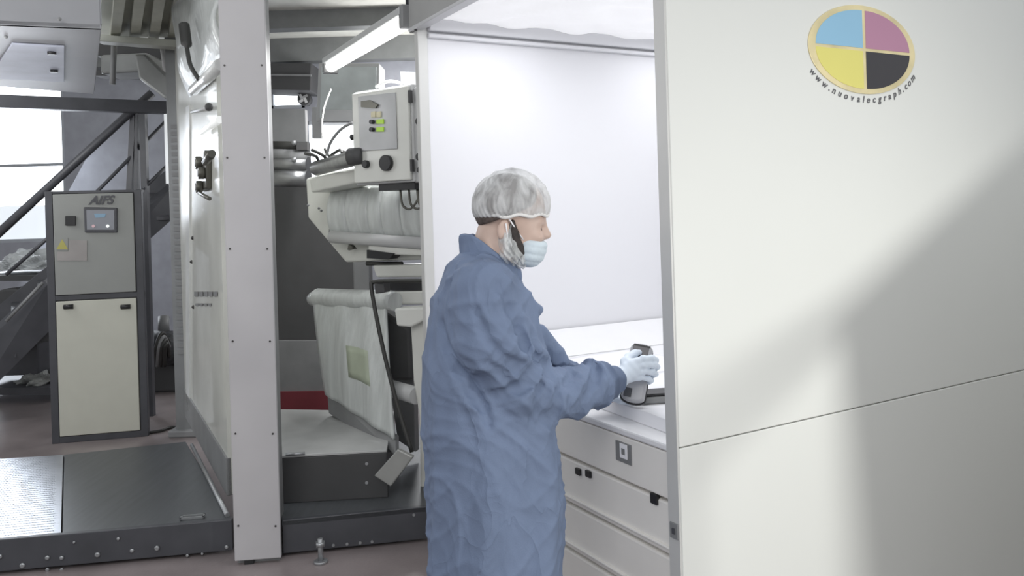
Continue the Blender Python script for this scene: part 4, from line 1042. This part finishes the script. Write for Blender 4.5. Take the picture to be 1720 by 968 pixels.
# chest folds and tie knot
gd_.ell(P(902, 521, 2.34), (.020, .022, .018), k=.018)
gd_.cone(P(868, 486, 2.26), P(900, 520, 2.32), .016, .012, .018)
gd_.cone(P(862, 470, 2.30), P(884, 560, 2.22), .016, .012, .018)
gd_.cone(P(884, 575, 2.24), P(915, 600, 2.28), .022, .016, .018)
gd_.cone(P(870, 520, 2.20), P(893, 590, 2.20), .012, .012, .016)
gd_.cone(P(940, 610, 2.5), P(905, 560, 2.42), .035, .03, .02)
def skin_at(x, y):
    for D_ in np.arange(1.9, 2.75, .004):
        p = P(x, y, D_); ix = [int(round((p[k]-gd_.lo[k])/gd_.h)) for k in range(3)]
        if all(0 <= ix[k] < gd_.n[k] for k in range(3)) and gd_.f[tuple(ix)] < 0: return p
    return None
grooves = [([(738, 545), (750, 585), (768, 620), (792, 655), (812, 685), (822, 712)], .011), ([(842, 598), (866, 614), (888, 634)], .008), ([(872, 556), (886, 582), (892, 612)], .010),
           ([(846, 660), (880, 650), (908, 652)], .007), ([(1000, 614), (1000, 640), (986, 668)], .009), ([(838, 478), (858, 520), (872, 556)], .007), ([(930, 620), (944, 640), (940, 672)], .007),
           ([(800, 520), (812, 560), (836, 590)], .006), ([(964, 618), (956, 644), (934, 664)], .007), ([(905, 610), (915, 640), (900, 676)], .007), ([(820, 612), (848, 632), (872, 664)], .006)]
ridges = [([(828, 500), (846, 540), (858, 580)], .007), ([(856, 588), (880, 600), (908, 622)], .009), ([(905, 628), (926, 650), (924, 684)], .008), ([(776, 450), (752, 470), (740, 500)], .006),
          ([(1012, 612), (1014, 640), (1006, 676)], .010), ([(978, 616), (976, 644), (962, 676)], .008), ([(880, 530), (896, 556), (906, 590)], .009), ([(760, 640), (790, 684), (806, 720)], .008)]
strokes = [([skin_at(*p) for p in q], r, True) for q, r in grooves]+[([skin_at(*p) for p in q], r, False) for q, r in ridges]
for q, r, sub_ in strokes:
    q = [p for p in q if p]
    for i in range(len(q)-1):
        if (q[i+1]-q[i]).length < .16: gd_.cone(q[i], q[i+1], r, r, .016, sub=sub_)
v, f = gd_.mesh(); v = relax(v, f, 2, .4); nn_ = normals(v, f)
disp = np.zeros(len(v))
def ridge(x): return 1-np.abs(np.sin(x))*1.0
# long hanging folds in the skirt
ang = np.arctan2((v[:, 1]-PD), v[:, 0]-P(830, 800, PD).x)
lowm = np.clip((1.18-v[:, 2])/.5, 0, 1)
disp += lowm*(.008*np.sin(ang*7+1.4*np.sin(v[:, 2]*4))+.004*np.sin(ang*15+2+2*np.sin(v[:, 2]*5.0)))
# broad soft creases all over
w1 = v[:, 0]*26+v[:, 2]*18+2.2*np.sin(v[:, 1]*13+v[:, 2]*9)
w2 = -v[:, 0]*19+v[:, 2]*31+1.8*np.sin(v[:, 0]*21-v[:, 2]*7)
disp += .006*(ridge(w1*.8)**3-.3)+.005*(ridge(w2*.7+1)**3-.3)+.0025*(ridge(w1*1.9+w2*.5)**2-.4)
# sleeve wrinkles: tight around the elbow and the cuff
arms = [(SR, UR, .0, .5), (UR, ER, .5, 1.), (ER, FR, 1., 1.5), (FR, GR, 1.5, 2.), (GR, WR, 2., 2.35)]
best = np.full(len(v), 9.); tt = np.zeros(len(v))
for a_, b2, t0_, t1_ in arms:
    d_, t_ = seg_dist(v, a_, b2); m_ = d_ < best; best[m_] = d_[m_]; tt[m_] = t0_+(t1_-t0_)*t_[m_]
near = np.clip((.115-best)/.025, 0, 1)*(v[:, 2] > .9)
elb = np.exp(-((tt-1.02)/.42)**2)*.9+np.exp(-((tt-2.15)/.25)**2)*.7+.25
vert = v[:, 2]*14+v[:, 1]*10
disp += near*elb*(.0135*(ridge(tt*8.5+.35*np.sin(vert)+.3*vert*.4)**3-.3)+.007*(ridge(tt*17+1.2*np.sin(vert*1.3))**2-.3))
v = v+nn_*disp[:, None]
v = relax(v, f, 1, .35)
gown = npobj('gown', v, f, m_gown, person)
# collar
fd = Field(tuple(P(822, 430, PD)-V((.14, .14, .12))), tuple(P(822, 430, PD)+V((.14, .14, .12))), .003)
fd.cone(P(812, 400, PD), P(826, 462, PD), .070, .086, 0)
fd.cut(P(826, 416, PD), V((.62, 0, .78))); fd.cut(P(800, 391, PD), V((-.1, 0, 1)))
cl_ = P(812, 396, PD), P(828, 470, PD)
fd.cone(P(811, 380, PD), P(827, 475, PD), .058, .074, 0, sub=True)
v, f = fd.mesh(); v = relax(v, f, 2); nn_ = normals(v, f); v = v+nn_*(.002*np.sin(v[:, 1:2]*120+v[:, 2:]*60)); npobj('collar', v, f, m_gown, gown)
# ties hanging from the chest knot

# --- gloves
def glove(chains, palm, lo, hi):
    fd = Field(lo, hi, .0024)
    for p in palm: fd.ell(*p[:-1], k=p[-1]) if len(p) == 5 else fd.ell(p[0], p[1], p[2], p[3], k=p[4])
    for pts, rs, k in chains: fd.chain(pts, rs, k)
    v, f = fd.mesh(); v = relax(v, f, 2, .4); nn_ = normals(v, f)
    return v+nn_*(.0006*np.sin(v[:, :1]*240+v[:, 2:]*190)), f
c = P(1066, 622, 2.575)
pal = P(1062, 622, 2.56); pax = (P(1080, 614, 2.585)-P(1040, 634, 2.53)).normalized()
fing = [
 ([P(1066, 609, 2.560), P(1080, 603, 2.562), P(1096, 602, 2.582), P(1102, 605, 2.606), P(1098, 609, 2.628)], [.0120, .0105, .0098, .0088, .0078], .006),
 ([P(1066, 617, 2.558), P(1082, 613, 2.560), P(1099, 613, 2.582), P(1104, 617, 2.608), P(1099, 621, 2.632)], [.0120, .0105, .0098, .0088, .0078], .005),
 ([P(1065, 626, 2.560), P(1080, 624, 2.562), P(1096, 625, 2.584), P(1101, 629, 2.608), P(1096, 632, 2.630)], [.0120, .0102, .0094, .0084, .0075], .005),
 ([P(1062, 634, 2.562), P(1075, 634, 2.566), P(1089, 636, 2.586), P(1094, 640, 2.606), P(1090, 643, 2.624)], [.0112, .0094, .0085, .0076, .0068], .005),
 ([P(1048, 620, 2.558), P(1050, 608, 2.572), P(1056, 600, 2.596), P(1066, 594, 2.622), P(1074, 592, 2.640)], [.0150, .0130, .0112, .0105, .0088], .012)]
palm = [(pal, (.040, .019, .036), pax, Z, .012)]
wr = [([P(1018, 642, 2.51), P(1040, 636, 2.535), pal], [.030, .027, .020], .015)]
v, f = glove(fing+wr, palm, tuple(c-V((.13, .12, .09))), tuple(c+V((.09, .09, .08)))); npobj('glove', v, f, m_glove, person)
w0_ = WL+V((.02, .0, -.012)); hp = w0_+V((.055, .012, -.012))
fing = []
for k in range(4):
    b0_ = hp+V((.03, .012, -.008))+V((-.012, .045, 0))*(.6*(k-1.5)); dr_ = V((.75, .22+.1*(k-1.5), -.15)).normalized(); ln = (.030, .034, .032, .025)[k]
    fing.append(([hp+V((0, .02*(k-1.5), 0)), b0_, b0_+dr_*ln, b0_+dr_*ln*1.7-Z*.008, b0_+dr_*ln*2.1-Z*.020], [.0115, .010, .009, .0085, .0075], .005))
fing.append(([w0_+V((.02, -.015, -.02)), hp+V((.0, -.04, -.01)), hp+V((.03, -.055, -.018)), hp+V((.055, -.055, -.024))], [.014, .012, .010, .0085], .01))
v, f = glove(fing+[([WL-V((.05, 0, -.01)), w0_, hp], [.028, .026, .020], .015)], [(hp, (.042, .038, .018), V((.8, .2, -.4)), Z, .012)], tuple(hp-V((.14, .12, .11))), tuple(hp+V((.14, .12, .12)))); npobj('glove', v, f, m_glove, person)
# shoes
for s_ in (-1, 1):
    an_ = hipc+plat*(.09*s_)-pf*.01+V((0, 0, -.78)); an_.z = .055
    fd = Field(tuple(an_-V((.12, .12, .06))), tuple(an_+V((.26, .2, .09))), .006)
    fd.cone(an_-pf*.02, an_+pf*.17-Z*.015, .055, .042, 0); fd.cone(an_, an_+Z*.05, .052, .05, .02); fd.cut((0, 0, .002), (0, 0, -1))
    v, f = fd.mesh(); v = relax(v, f, 2); npobj('shoe', v, f, m_shoe, person)
